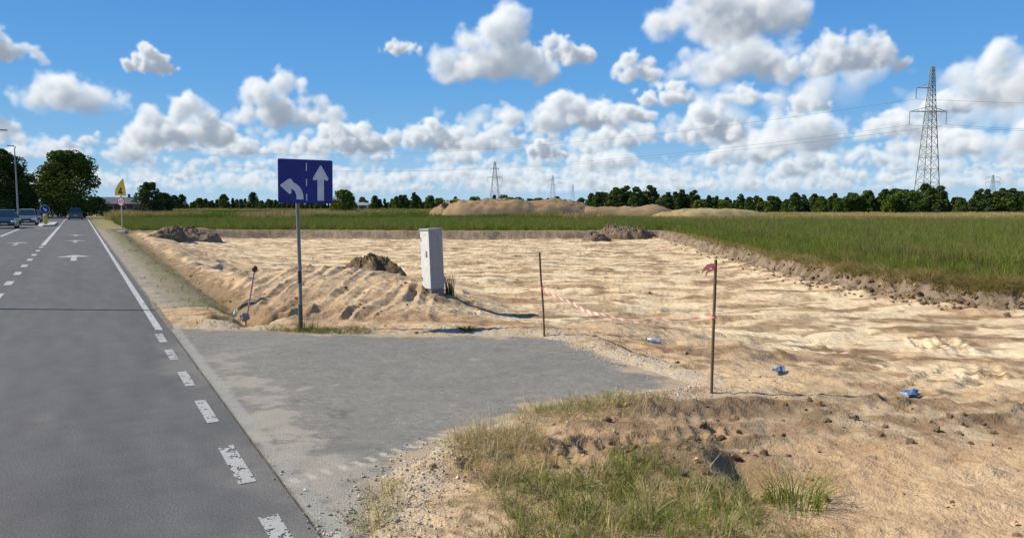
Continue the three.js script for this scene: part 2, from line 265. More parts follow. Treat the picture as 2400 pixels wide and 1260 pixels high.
function groundColor(x, z, q, slope) {
  const { s, w } = q, a = fbm(x * 0.5 + 30, z * 0.5, 4), b = fbm(x * 2.3, z * 2.3 + 8, 4), f = n2(x * 11, z * 11);
  let c;
  if (q.inPit) {
    const st = fbm(x * 0.3 + z * 0.16, z * 0.8, 4), st2 = fbm(x * 0.42 + 7 + z * 0.22, z * 1.25 - x * 0.1, 5), rdg = Math.abs(fbm(x * 0.5 + z * 0.2 + 90, z * 0.95 - x * 0.15 + 33, 4));
    c = mix3(C.cream, C.sand, sstep(-0.12, 0.4, st + 0.6 * a));
    c = mix3(c, C.rust, sstep(0.0, 0.18, st2 + 0.2 * a) * 0.8); c = mix3(c, C.brown, sstep(0.17, 0.30, rdg + 0.3 * b) * 0.7);
    c = mix3(c, C.brown, sstep(0.12, 0.30, b * 0.6 + st2 * 0.8) * 0.85);
    const rough = clamp(q.hump * 0.8 + sstep(5, 1.5, q.dl) * 0.55);
    c = mix3(c, mix3(C.rust, C.sand, clamp(0.6 + a + b)), rough * 0.75); { const us = x + 0.02 * z; c = mix3(c, C.brown, rough * sstep(0.12, 0.34, fbm(us * 1.9 + 60, z * 0.16 + 20, 4) + 0.3 * b) * 0.75); }
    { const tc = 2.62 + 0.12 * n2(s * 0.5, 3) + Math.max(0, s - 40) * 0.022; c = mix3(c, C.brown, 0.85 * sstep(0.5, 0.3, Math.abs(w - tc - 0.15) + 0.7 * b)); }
    if (q.pit > 0.3) { const t = ruts(x, z)[1] * sstep(0.3, 0.7, q.pit); c = mix3(c, mix3(C.rust, C.sand, clamp(0.5 + b * 2)), t * 0.55 * clamp(0.6 + b * 2)); }
    const near = sstep(4.2, 0.4, q.dn + 2.2 * a + b);
    c = mix3(c, mix3(C.rust, C.brown, clamp(0.35 + b + 0.5 * f)), near * 0.6);
    c = mix3(c, C.soil, near * sstep(0.18, 0.42, b) * 0.6);
    if (q.face) c = mix3(c, mix3(C.soil, [0.27, 0.21, 0.155], clamp(0.5 + b * 1.9 + 0.4 * f)), clamp(q.face * 1.3) * 0.95);
    if (q.faceFar) c = mix3(c, mix3(C.soil, [0.27, 0.21, 0.155], clamp(0.5 + b * 1.9 + 0.4 * f)), q.faceFar * 0.9);
    const hc = Math.hypot(x - CAB[0], z - CAB[1]); c = mix3(c, mix3(C.brown, C.rust, clamp(0.5 + b)), sstep(1.3, 0.5, hc + b * 0.6) * 0.7);
  } else {
    const D = Math.hypot(x, z);
    if (w < EDGE + 0.06 && w > -9) return [0.17, 0.15, 0.12];
    const field = mix3(C.olive, C.green, clamp(0.6 + a * 1.5));
    if (w < -9) c = mix3(C.olive, C.straw, clamp(0.2 + b));
    else if (z > -15 && x > -9 && x < 45 && q.sd > -0.01) {   // the verge in front of the picture
      c = mix3(C.sand, C.rust, clamp(0.35 + a + b)); c = mix3(c, C.brown, sstep(0.05, 0.4, b + 0.4 * f) * 0.7);
      const grav = sstep(0.55, 0.05, q.apron - 0.12 + 0.5 * b); c = mix3(c, mix3(C.gravel, C.sand, clamp(0.4 + 2 * b)), grav * 0.8);
      const turf = vergeGrass(x, z, q); c = mix3(c, mix3(C.brown, C.straw, clamp(0.45 + b + f * 0.5)), clamp(turf[0] + turf[1]) * 0.75);
      const brk = sstep(-8.6, -8.0, z + 0.3 * a) * sstep(-5.9, -6.4, z + 0.4 * a) * sstep(0.6, 1.4, x); c = mix3(c, mix3(mix3(C.grey, C.sand, 0.4), mix3(C.brown, C.rust, 0.4), clamp(0.5 + 2.2 * b + 0.4 * f)), brk * 0.75);
      let lump = Math.exp(-(((x - 1.5) / 0.75) ** 2) - (((z + 5.75) / 0.45) ** 2)) + Math.exp(-(((x - 2.1) / 0.8) ** 2) - (((z + 7.3) / 0.25) ** 2)) * 0.8 + 0.7 * Math.exp(-(((x - 1.35) / 0.35) ** 2) - (((z + 7.3) / 0.25) ** 2)) ; for (const [lx, lz, ra, rb] of LUMPS) lump += 0.9 * Math.exp(-(((x - lx) / ra / 1.15) ** 2) - (((z - lz + 0.05) / rb / 1.2) ** 2));
      c = mix3(c, mix3(C.soil, C.brown, clamp(0.45 + b + f * 0.3)), clamp(lump * 1.3 + b * 0.8) * 0.85);
      { const t = alongTrack(TRACKS[0][0], x, z)[0]; c = mix3(c, mix3(C.soil, C.rust, clamp(0.45 + 2 * b + 0.5 * f)), sstep(0.42, 0.25, t + 0.3 * b) * sstep(2.9, 2.0, x) * 0.75); }
      const sand = sstep(1.9, 2.7, x + 0.5 * b - (z + 5) * 0.12) * sstep(-6.5, -6.1, z + 0.4 * a); c = mix3(c, mix3(C.sand, C.rust, clamp(0.5 + a + 0.6 * b)), sand * 0.85);
    } else if (w > EDGE && w < 4 && s > 10 && s < 75) {
      c = mix3(C.shoulder, C.gravel, clamp(0.4 + b * 1.2) * sstep(2.2, 1.4, w)); c = mix3(c, C.olive, sstep(1.7, 2.2, w + b * 0.9) * 0.5); c = mix3(c, C.soil, sstep(2.3, 2.6, w + b * 0.4) * 0.7); c = mix3(c, C.straw, sstep(0.1, 0.4, b) * 0.3);
    } else if (w >= EDGE && w < 4) c = mix3(C.olive, C.straw, clamp(0.4 + b));
    else {
      c = field;
      if (x > 6 && D > 84) c = mix3(c, mix3(C.straw, [0.36, 0.29, 0.16], clamp(0.4 + a)), sstep(84, 96, D + a * 22 - (x < 22 ? 6 : 0)) * sstep(190, 160, D) * 0.9);
    }
    if (q.sd < 1.6 && w > 3 && z < -15) c = mix3(c, mix3(C.straw, C.brown, clamp(0.5 + b)), sstep(1.6, 0.2, q.sd + b) * 0.7);
  }
  const g = 1 + 0.10 * f + 0.06 * n2(x * 27, z * 27);
  return [c[0] * g, c[1] * g, c[2] * g];
}
// verge plants: [green share, dry share]
function vergeGrass(x, z, q) {
  if (q.apron < 0.06 || q.w < EDGE) return [0, 0];
  const n = fbm(x * 1.6 + 3, z * 1.6, 3);
  let green = sstep(0.35, -0.3, Math.hypot((x - 0.8) / 1.0, (z + 4.7) / 0.95) - 1 + n * 0.9);
  green = Math.max(green, 0.9 * sstep(0.25, -0.3, Math.hypot((x - 0.6) / 0.75, (z + 7.55) / 0.42) - 1 + n));
  green = Math.max(green, 0.55 * sstep(0.3, -0.2, Math.hypot((x + 0.95) / 0.2, (z + 4.9) / 0.5) - 1 + n));
  const dry = Math.max(sstep(0.3, -0.3, Math.hypot((x + 0.05) / 0.55, (z + 6.1) / 0.6) - 1 + n * 0.8), 0.25 * green, 0.3 * sstep(0.3, -0.2, Math.hypot((x - 0.5) / 0.9, (z + 7.4) / 0.6) - 1 + n));
  return [green, dry];
}
// tiling detail textures
function tile(N, f, srgb = false) { const d = new Uint8Array(N * N * 4); for (let j = 0; j < N; j++) for (let i = 0; i < N; i++) { const v = f(i / N, j / N); for (let c = 0; c < 3; c++) d[(j * N + i) * 4 + c] = clamp(Array.isArray(v) ? v[c] : v) * 255; d[(j * N + i) * 4 + 3] = 255; } const t = new THREE.DataTexture(d, N, N); t.wrapS = t.wrapT = THREE.RepeatWrapping; t.magFilter = THREE.LinearFilter; t.minFilter = THREE.LinearMipmapLinearFilter; t.generateMipmaps = true; if (srgb) t.colorSpace = THREE.SRGBColorSpace; t.needsUpdate = true; return t; }
function tnoise(u, v, k, seed) {                            // Perlin noise that repeats after k cells
  const X = u * k, Y = v * k, x0 = Math.floor(X), y0 = Math.floor(Y), fx = X - x0, fy = Y - y0, a = fx * fx * (3 - 2 * fx), b = fy * fy * (3 - 2 * fy), g = (i, j) => { const o = perm[(perm[((x0 + i) % k + seed) & 255] + ((y0 + j) % k)) & 255] * 2; return g2[o] * (fx - i) + g2[o + 1] * (fy - j); };
  return lerp(lerp(g(0, 0), g(1, 0), a), lerp(g(0, 1), g(1, 1), a), b);
}
const soilBump = tile(1024, (u, v) => 0.5 + 0.28 * tnoise(u, v, 16, 1) + 0.22 * tnoise(u, v, 48, 2) + 0.18 * tnoise(u, v, 120, 3) + 0.12 * tnoise(u, v, 250, 4));
const soilTint = tile(1024, (u, v) => { const k = 0.86 + 0.10 * tnoise(u, v, 40, 5) + 0.12 * tnoise(u, v, 120, 6) + 0.10 * tnoise(u, v, 250, 7); return [k, k * 0.995, k * 0.985]; });
const groundMat = new THREE.MeshPhysicalMaterial({ vertexColors: true, roughness: 0.97, specularIntensity: 0.25, map: soilTint, bumpMap: soilBump, bumpScale: 0.02 });

// ------------------------------------------------------------------ the ground: one sheet to the horizon, finest where one stands
{
  const xs = [], zs = [];
  for (let x = -6.4; x < 9.2; x += 0.027) xs.push(x);
  for (let x = 9.2, d = 0.027; x < 7000; d *= x < 30 ? 1.011 : 1.09, x += d) xs.push(x);
  for (let x = -6.4, d = 0.027; x > -7000; d *= x > -45 ? 1.012 : 1.09, x -= d) xs.unshift(x);
  for (let z = 12; z > 0; z -= 1.2) zs.push(z);
  for (let z = 0; z > -4; z -= 0.2) zs.push(z);
  for (let z = -4; z > -7000; ) { zs.push(z); z -= z > -75 ? Math.max(0.02, -z * 0.0048) : -z * 0.05; }
  zs.push(-7000);
  const nx = xs.length, nz = zs.length, P = new Float32Array(nx * nz * 3), K = new Float32Array(nx * nz * 3), U = new Float32Array(nx * nz * 2), I = new Uint32Array((nx - 1) * (nz - 1) * 6);
  let o = 0;
  for (let j = 0; j < nz; j++) for (let i = 0; i < nx; i++, o++) {
    const x = xs[i], z = zs[j], q = zone(x, z), far = Math.hypot(x, z);
    let h = far > 400 ? 0 : height(x, z, q);
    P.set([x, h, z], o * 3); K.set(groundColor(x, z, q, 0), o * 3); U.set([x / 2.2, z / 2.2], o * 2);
  }
  o = 0;
  for (let j = 0; j < nz - 1; j++) for (let i = 0; i < nx - 1; i++) { const a = j * nx + i; I[o++] = a; I[o++] = a + 1; I[o++] = a + nx; I[o++] = a + 1; I[o++] = a + nx + 1; I[o++] = a + nx; }
  const g = new THREE.BufferGeometry();
  g.setAttribute('position', new THREE.BufferAttribute(P, 3)); g.setAttribute('color', new THREE.BufferAttribute(K, 3)); g.setAttribute('uv', new THREE.BufferAttribute(U, 2)); g.setIndex(new THREE.BufferAttribute(I, 1)); g.computeVertexNormals();
  const m = part('ground', g, groundMat, scene); m.castShadow = true;
  tag(m, 'sandy building plot and grassland reaching to the horizon', null, null, 'structure');
  console.log('ground', nx, nz, I.length / 3);
}

// ------------------------------------------------------------------ the main road and its markings
const asphaltTint = tile(1024, (u, v) => { const k = 0.80 + 0.08 * tnoise(u, v, 8, 9) + 0.10 * tnoise(u, v, 60, 8) + 0.22 * tnoise(u, v, 128, 10) + 0.42 * tnoise(u, v, 256, 11); return [k, k, k * 1.005]; });
const asphaltBump = tile(1024, (u, v) => 0.5 + 0.3 * tnoise(u, v, 128, 12) + 0.4 * tnoise(u, v, 256, 13));
{
  const road = thing('main_road', 'grey asphalt main road with white lane markings', null); road.userData.kind = 'structure';
  const ws = [], ss = []; for (let w = -9; w < EDGE - 0.1; w += 0.12) ws.push(w); ws.push(EDGE - 0.008);
  for (let s = -12; s < 420; s += s < 30 ? 0.15 : s < 80 ? 0.6 : 6) ss.push(s);
  const P = [], K = [], U = [], I = [];
  ss.forEach((s, j) => ws.forEach((w, i) => {
    const [x, z] = fromRoad(s, i === ws.length - 1 ? w - 0.012 * Math.abs(n2(s * 2.3, 1)) - 0.01 * Math.abs(n2(s * 7, 2)) : w), ruts = Math.exp(-(((w + 1.0) / 0.3) ** 2)) + Math.exp(-(((w - 0.45) / 0.3) ** 2));
    let k = 0.117 + 0.022 * fbm(s * 0.10, w * 0.9, 4) + 0.02 * n2(s * 0.9, w * 5) + 0.008 * ruts;
    let c = [k * 1.02, k * 0.995, k * 0.955];
    const dust = sstep(0.12, 0.5, fbm(s * 0.8, w * 1.2, 4) + 0.35 * sstep(0.3, 1.2, w) - 0.1) * sstep(15, 11, s); c = mix3(c, [0.27, 0.25, 0.21], dust * 0.45);
    P.push(x, 0, z); K.push(...c); U.push(w / 1.6, s / 1.6);
    if (i < ws.length - 1 && j < ss.length - 1) { const a = j * ws.length + i; I.push(a, a + 1, a + ws.length, a + 1, a + ws.length + 1, a + ws.length); }
  }));
  const g = new THREE.BufferGeometry(); g.setAttribute('position', new THREE.Float32BufferAttribute(P, 3)); g.setAttribute('color', new THREE.Float32BufferAttribute(K, 3)); g.setAttribute('uv', new THREE.Float32BufferAttribute(U, 2)); g.setIndex(I); g.computeVertexNormals();
  part('asphalt', g, new THREE.MeshPhysicalMaterial({ vertexColors: true, map: asphaltTint, bumpMap: asphaltBump, bumpScale: 0.003, roughness: 0.85, specularIntensity: 0.5 }), road);
  // paint: cells of a fine grid with the worn ones left out
  const paint = new THREE.MeshStandardMaterial({ color: lin(0.46, 0.455, 0.43), map: asphaltTint, roughness: 0.75 }), worn = new THREE.MeshStandardMaterial({ color: lin(0.40, 0.395, 0.37), map: asphaltTint, roughness: 0.8 }), faded = new THREE.MeshStandardMaterial({ color: lin(0.33, 0.33, 0.325), map: asphaltTint, roughness: 0.8 });
  function mark(name, inside, s0, s1, w0, w1, mat, wear, cs = 0.03, cw = 0.02, y = 0.005) {
    const p = [], u = [];
    for (let s = s0; s < s1 - 1e-6; s += cs) for (let w = w0; w < w1 - 1e-6; w += cw) {
      const sm = s + cs / 2, wm = w + cw / 2; if (inside && !inside(sm, wm)) continue;
      if (wear && n2(sm * 9, wm * 14) * 0.6 + n2(sm * 31, wm * 37) * 0.5 + n2(sm * 2, wm * 2) * 0.35 > wear) continue;
      const q = [[s, w], [s, w + cw], [s + cs, w + cw], [s + cs, w]].map(([a, b]) => { const [x, z] = fromRoad(a, b); return [x, y, z]; });
      for (const k of [0, 1, 2, 0, 2, 3]) { p.push(...q[k]); u.push(q[k][0] / 1.6, q[k][2] / 1.6); }
    }
    if (!p.length) return; const g = new THREE.BufferGeometry(); g.setAttribute('position', new THREE.Float32BufferAttribute(p, 3)); g.setAttribute('uv', new THREE.Float32BufferAttribute(u, 2)); g.computeVertexNormals(); return part(name, g, mat, road);
  }
  mark('edge_line', null, 13.7, 40, 1.03, 1.14, paint, 0.42, 0.05, 0.0275); mark('edge_line', null, 40, 190, 1.03, 1.15, paint, 0, 5, 0.12);
  for (const [s0, s1] of [[12.45, 13.3], [10.95, 11.75], [9.25, 10.1], [7.56, 8.5]]) mark('lane_dash', null, s0, s1, 0.985, 1.095, worn, 0.30, 0.015, 0.010);
  for (const [s0, s1] of [[5.75, 6.75], [4.1, 5.05], [2.4, 3.3]]) mark('lane_dash', null, s0, s1, 0.955, 1.085, worn, 0.24, 0.012, 0.010);
  for (let s = 20.2; s < 44; s += 3.3) mark('centre_dash', null, s, s + 1.15, -1.80, -1.62, paint, 0.45, 0.05, 0.03);
  mark('centre_line', null, 45.6, 86, -1.80, -1.60, paint, 0, 2, 0.1); mark('centre_line', null, 86, 200, -1.80, -1.66, faded, 0, 6, 0.14);
  mark('lane_line', null, 60, 77, -4.7, -4.5, paint, 0, 2, 0.1);
  for (const s of [33, 48.5, 58]) mark('lane_arrow', (a, b) => { const t = a - s, d = Math.abs(b + 0.25); return t < 1.9 ? d < 0.1 : d < 0.62 * (1 - (t - 1.9) / 1.5); }, s - 0.4, s + 3.4, -0.9, 0.4, s < 40 ? paint : faded, 0.35, 0.1, 0.05);
  mark('lane_arrow', (a, b) => { const t = a - 47; return t < 2 ? Math.abs(b + 3.0) < 0.12 : Math.abs(b + 3.0) < 0.6 * (1 - (t - 2) / 1.6); }, 46.5, 50.6, -3.7, -2.3, faded, 0.35, 0.1, 0.05);
  mark('stop_line', null, 79.5, 80.2, -4.2, -1.9, faded, 0, 0.35, 0.3);
}

// ------------------------------------------------------------------ the paved side entrance, dusty and worn
{
  const P = [], K = [], U = [], I = [], id = new Map(), D = 0.03;
  const key = (i, j) => i * 4096 + j;
  const S0 = 0, W0 = EDGE + 0.005, ns = Math.ceil(14.2 / D), nw = Math.ceil(6 / D);
  const tread = [[[5.62, 1.3], [5.75, 1.9], [5.98, 2.6], [6.15, 3.0]], [[4.5, 1.3], [4.55, 1.5]]];
  const pointAt = (i, j) => fromRoad(S0 + i * D, W0 + j * D);
  const inside = (i, j) => { const [x, z] = pointAt(i, j); return polySD(APRON, x, z) < 0.28; };
  const vert = (i, j) => {
    const k = key(i, j); if (id.has(k)) return id.get(k);
    const s = S0 + i * D, w = W0 + j * D, [x, z] = fromRoad(s, w);
    let v = 0.232 + 0.028 * fbm(x * 0.7, z * 0.7, 4) + 0.035 * fbm(x * 3.1, z * 4.2, 4) + 0.03 * n2(x * 12, z * 12);
    let c = [v, v * 0.95, v * 0.83];
    const streak = sstep(0.22, 0.46, fbm(w * 1.1 + 4, s * 1.5, 3) + 0.4 * fbm(w * 5, s * 7, 4) + 0.62 * Math.exp(-(((w - 1.62) / 0.34) ** 2)) - 0.16) * sstep(12.2, 9.8, s); c = mix3(c, [0.40, 0.36, 0.29], streak * 0.72);   // dried sand carried out by wheels
    const pale = sstep(0.075, 0.05, Math.abs(w - 1.335) + 0.03 * n2(s * 4, w * 9)); c = mix3(c, [0.36, 0.35, 0.31], pale * 0.75);
    const e = polySD(APRON, x, z); c = mix3(c, C.sand, sstep(-0.10, 0.02, e + 0.45 * fbm(x * 2.4, z * 2.4, 5) + 0.12 * n2(x * 22, z * 22)) * 0.6 * sstep(1.5, 2.0, w)); c = mix3(c, C.gravel, sstep(0.35, 0.5, n2(x * 31, z * 31) + 0.5 * fbm(x * 1.2, z * 1.2, 2)) * 0.5);
    { const d = Math.abs(fbm(x * 0.55 + 41, z * 0.55 + 7, 4)); c = mix3(c, [0.10, 0.095, 0.085], sstep(0.006, 0.002, d) * 0.5); }
    tread.forEach((L, n) => { const [d, at] = alongTrack(L, s, w); if (d < 0.09) { const cl = Math.sin(at / 0.14 * 6.2832) + 0.5 * n2(x * 20, z * 20); c = mix3(c, [0.52, 0.47, 0.38], sstep(0.05, 0.6, cl) * sstep(0.09, 0.05, d) * 0.8); } });
    const y = 0.002 + 0.012 * fbm(x * 0.8, z * 0.8, 2) * sstep(EDGE, EDGE + 0.8, w);
    P.push(x, y, z); K.push(...c); U.push(x / 1.6, z / 1.6); const n = P.length / 3 - 1; id.set(k, n); return n;
  };
  for (let i = 0; i < ns; i++) for (let j = 0; j < nw; j++) if (inside(i + 0.5, j + 0.5)) { const a = vert(i, j), b = vert(i, j + 1), c = vert(i + 1, j), d = vert(i + 1, j + 1); I.push(a, b, c, b, d, c); }
  const g = new THREE.BufferGeometry(); g.setAttribute('position', new THREE.Float32BufferAttribute(P, 3)); g.setAttribute('color', new THREE.Float32BufferAttribute(K, 3)); g.setAttribute('uv', new THREE.Float32BufferAttribute(U, 2)); g.setIndex(I); g.computeVertexNormals();
  tag(part('side_entrance', g, new THREE.MeshPhysicalMaterial({ vertexColors: true, map: asphaltTint, bumpMap: asphaltBump, bumpScale: 0.004, roughness: 0.92, specularIntensity: 0.3 }), scene), 'pale dusty asphalt side entrance beside the main road', null, null, 'structure');
}
// ------------------------------------------------------------------ heaps of dug earth
function heap(name, label, category, [x0, z0], rx, rz, h, turn, seed, cols, opt = {}) {
  const nr = opt.nr ?? 36, na = opt.na ?? 90, P = [], K = [], U = [], I = [], ca = Math.cos(turn), sa = Math.sin(turn), y0 = opt.y ?? height(x0, z0), flat = opt.flat ?? 1.2, rough = opt.rough ?? 0.22;
  for (let i = 0; i <= nr; i++) for (let j = 0; j <= na; j++) {
    const t = i / nr, a = (j % na) / na * 6.2832, ed = (opt.long ? Math.pow(Math.pow(Math.abs(Math.cos(a)), 4) + Math.pow(Math.abs(Math.sin(a)), 4), -0.25) : 1) * (1 + 0.28 * n2(Math.cos(a) * 1.4 + seed, Math.sin(a) * 1.4 + seed * 2)), lx = Math.cos(a) * t * rx * ed, lz = Math.sin(a) * t * rz * ed, x = lx * ca + lz * sa, z = -lx * sa + lz * ca;
    const prof = Math.pow(clamp(1 - Math.pow(t, flat * 1.6)), 0.85), k = 1.6 / Math.min(rx, rz), nn = fbm(lx * k + seed * 7, lz * k, 5), lump = n2(lx * k * 6 + seed, lz * k * 6) + (opt.chunk ?? 0) * (Math.abs(n2(lx * k * 11, lz * k * 11 + seed)) + 0.6 * n2(lx * k * 22, lz * k * 22));
    const y = h * prof * (1 + (opt.even ?? 0.5) * n2(lx * k * 0.5 + seed, seed)) + h * rough * nn * Math.min(1, prof * 3 + 0.15) * 1.6 + h * 0.10 * rough * 4 * lump * prof - (1 - prof) * 0.12 - sstep(0.9, 1, t) * 0.2;
    P.push(x, y, z); const b = fbm(lx * k * 2.3 + 4, lz * k * 2.3 + seed, 4); let c = mix3(cols[0], cols[1], clamp(0.5 + b * 1.5)); if (cols[2]) c = mix3(c, cols[2], sstep(0.08, 0.35, nn - 0.2 * b)); K.push(...c); U.push(x / 2.2, z / 2.2);
    if (i < nr && j < na) { const q = i * (na + 1) + j; I.push(q, q + na + 1, q + 1, q + 1, q + na + 1, q + na + 2); }
  }
  const g = new THREE.BufferGeometry(); g.setAttribute('position', new THREE.Float32BufferAttribute(P, 3)); g.setAttribute('color', new THREE.Float32BufferAttribute(K, 3)); g.setAttribute('uv', new THREE.Float32BufferAttribute(U, 2)); g.setIndex(I); g.computeVertexNormals();
  const m = part(name, g, new THREE.MeshPhysicalMaterial({ vertexColors: true, roughness: 0.97, specularIntensity: 0.25, map: soilTint, bumpMap: soilBump, bumpScale: 0.05, side: THREE.DoubleSide }), scene); m.position.set(x0, y0, z0); return tag(m, label, category);
}
const earth = [0.30, 0.205, 0.12];
heap('spoil_heap', 'long flat-topped brown spoil heap at the far edge of the field', 'earth heap', [0.6, -113], 13.0, 6, 2.7, 0.0, 3, [earth, [0.37, 0.26, 0.155], [0.26, 0.2, 0.11]], { flat: 5, rough: 0.2, na: 220, nr: 70, even: 0.15, long: true, chunk: 0.5 });
heap('spoil_heap', 'low brown earth heap joining the right end of the long spoil heap', 'earth heap', [17.5, -111], 8.5, 4, 1.75, 0.05, 8, [earth, [0.36, 0.26, 0.15]], { flat: 3, rough: 0.2, even: 0.2, long: true, chunk: 0.5 });
heap('spoil_heap', 'straw-coloured bumpy earth heap in front of the far wood', 'earth heap', [26.5, -100], 8.2, 3.4, 1.5, 0.05, 14, [C.straw, [0.37, 0.28, 0.15]], { flat: 2.4, rough: 0.2, even: 0.3 });
heap('rubble_heap', 'dark grey-brown heap of lumpy topsoil at the far right pit corner', 'earth heap', [9.0, -59.8], 2.5, 1.3, 0.85, -0.1, 21, [[0.22, 0.155, 0.10], [0.30, 0.225, 0.155], [0.16, 0.115, 0.075]], { rough: 0.42, flat: 2.0, even: 0.3, chunk: 1.2, nr: 60, na: 150 });
heap('rubble_heap', 'small dark soil heap below the lumpy topsoil heap', 'earth heap', [6.4, -56.4], 1.3, 0.9, 0.55, 0.3, 23, [[0.16, 0.12, 0.085], [0.25, 0.19, 0.13]], { rough: 0.5 });
heap('dirt_mound', 'brown dirt mound beside the road at the far left pit corner', 'earth heap', [-23.2, -52.6], 2.7, 1.8, 0.85, 0.5, 31, [[0.21, 0.145, 0.092], [0.33, 0.24, 0.155], [0.13, 0.09, 0.06]], { rough: 0.34, chunk: 0.9, nr: 50, na: 120 });
heap('dirt_mound', 'low dark dirt mound in front of the brown mound by the road', 'earth heap', [-22.0, -47.6], 1.5, 1.0, 0.62, 0.9, 35, [[0.15, 0.10, 0.065], [0.25, 0.17, 0.11]], { rough: 0.4 });
heap('dirt_mound', 'dark root-filled dirt pile on the sand left of the cabinet', 'earth heap', [-5.35, -28.4], 1.45, 0.8, 0.72, -0.35, 41, [[0.10, 0.07, 0.042], [0.20, 0.14, 0.085], [0.30, 0.22, 0.13]], { rough: 0.3, chunk: 0.8, nr: 50, na: 120 });

// ------------------------------------------------------------------ grass
function tuftGeo(n, hgt, spread, width, bend, seed, segs = 3) {
  const r = rng(seed), P = [], N = [];
  for (let i = 0; i < n; i++) {
    const a = r() * 6.2832, d = Math.sqrt(r()) * spread, bx = Math.cos(a) * d, bz = Math.sin(a) * d, h = hgt * (0.55 + 0.6 * r()), la = a + (r() - 0.5) * 2, lean = bend * (0.3 + r()) * h, wa = r() * 6.2832, wx = Math.cos(wa) * width / 2, wz = Math.sin(wa) * width / 2;
    const pt = (t) => [bx + Math.cos(la) * lean * t * t, h * (t - 0.18 * bend * t * t), bz + Math.sin(la) * lean * t * t];
    for (let k = 0; k < segs; k++) {
      const t0 = k / segs, t1 = (k + 1) / segs, p0 = pt(t0), p1 = pt(t1), w0 = 1 - t0 * 0.75, w1 = k === segs - 1 ? 0 : 1 - t1 * 0.75;
      const A = [p0[0] - wx * w0, p0[1], p0[2] - wz * w0], B = [p0[0] + wx * w0, p0[1], p0[2] + wz * w0], Cc = [p1[0] + wx * w1, p1[1], p1[2] + wz * w1], Dd = [p1[0] - wx * w1, p1[1], p1[2] - wz * w1];
      P.push(...A, ...B, ...Cc); if (w1 > 0) P.push(...A, ...Cc, ...Dd);
    }
  }
  const g = new THREE.BufferGeometry(); g.setAttribute('position', new THREE.Float32BufferAttribute(P, 3)); g.computeVertexNormals(); return g;
}
const blade = new THREE.MeshPhysicalMaterial({ color: 0xffffff, roughness: 0.9, specularIntensity: 0.2, side: THREE.DoubleSide, transmission: 0.3, thickness: 0 });
const GREENS = [[0.138, 0.205, 0.024], [0.10, 0.165, 0.022], [0.185, 0.235, 0.034], [0.22, 0.212, 0.042]], DRY = [[0.48, 0.38, 0.17], [0.36, 0.27, 0.12], [0.5, 0.42, 0.22]];
// ------------------------------------------------------------------ clods, gravel and crumbs: nobody could count them
function lumpGeo(seed, n = 1) { const g = new THREE.IcosahedronGeometry(1, n), p = g.attributes.position; for (let i = 0; i < p.count; i++) { const v = new THREE.Vector3().fromBufferAttribute(p, i), k = 0.75 + 0.55 * n3(v.x * 1.3 + seed, v.y * 1.3, v.z * 1.3); p.setXYZ(i, v.x * k, v.y * k * 0.7, v.z * k); } g.computeVertexNormals(); return g; }
function scatter(name, label, geo, mat, n, seed, place) {
  const r = rng(seed), list = []; const M = new THREE.Matrix4(), Q = new THREE.Quaternion(), E = new THREE.Euler();
  for (let i = 0; i < n; i++) { const o = place(r); if (!o) continue; E.set(o.tilt ? (r() - 0.5) * o.tilt : 0, r() * 6.2832, o.tilt ? (r() - 0.5) * o.tilt : 0); Q.setFromEuler(E); const sc = o.scale, v = Array.isArray(sc) ? new THREE.Vector3(...sc) : new THREE.Vector3(sc, sc, sc); list.push([M.clone().compose(new THREE.Vector3(...o.pos), Q, v), o.color]); }
  const m = new THREE.InstancedMesh(geo, mat, list.length); list.forEach(([a, c], i) => { m.setMatrixAt(i, a); if (c) m.setColorAt(i, lin(...c)); });
  m.name = numbered(name); m.castShadow = m.receiveShadow = true; scene.add(m); return tag(m, label, null, null, 'stuff');
}
const white = new THREE.MeshPhysicalMaterial({ color: 0xffffff, roughness: 0.97, specularIntensity: 0.2 });
const vary = (c, r, k = 0.3) => { const f = 1 + (r() - 0.5) * k * 2; return [c[0] * f, c[1] * f, c[2] * f]; };
scatter('soil_clods', 'loose clods of dark soil strewn over the plot', lumpGeo(2), white, 15000, 50, (r) => {
  const d = 4.3 + Math.pow(r(), 1.7) * 55, x = d * (r() * 1.5 - 0.72), z = -d, q = zone(x, z); if (q.w < 2.3 || q.apron < 0.15) return null;
  let k = 0.02; const b = fbm(x * 0.9, z * 0.9, 3);
  if (q.inPit) { k = 0.015 + 0.2 * sstep(0.15, 0.4, b); if (q.dRight < 1.6) k = 0.9; if (q.dFar < 2.2) k = 0.7; if (q.hump > 0.2 || q.dl < 4) k = Math.max(k, 0.22); if (Math.hypot(x - CAB[0], z - CAB[1]) < 1.2) k = 1; } else if (q.sd > 0 && z > -15) k = 0.05 + 0.3 * sstep(0.1, 0.35, b); else return null;
  for (let i = 0; i < 2; i++) { const t = alongTrack(TRACKS[i][0], x, z)[0]; if (t < 0.5) k = 0.9 * sstep(0.5, 0.15, Math.abs(t - 0.2)); }
  if (Math.hypot((x - 1.5) / 0.9, (z + 5.7) / 0.6) < 1 || Math.hypot((x - 2.1) / 0.9, (z + 7.3) / 0.35) < 1) k = 1;
  if (!q.inPit && z < -5.9 && z > -8.4 && x > 1.2) k = Math.max(k, 0.75 * sstep(0.05, 0.3, fbm(x * 1.4 + 11, z * 2.4, 3))); if (r() > k) return null; const s = (0.006 + 0.05 * Math.pow(r(), 6)) * (1 + Math.min(d, 30) * 0.012); return { pos: [x, height(x, z, q) + s * 0.05, z], scale: s, tilt: 3, color: vary(r() < 0.5 ? C.soil : r() < 0.5 ? C.brown : C.rust, r) };
});
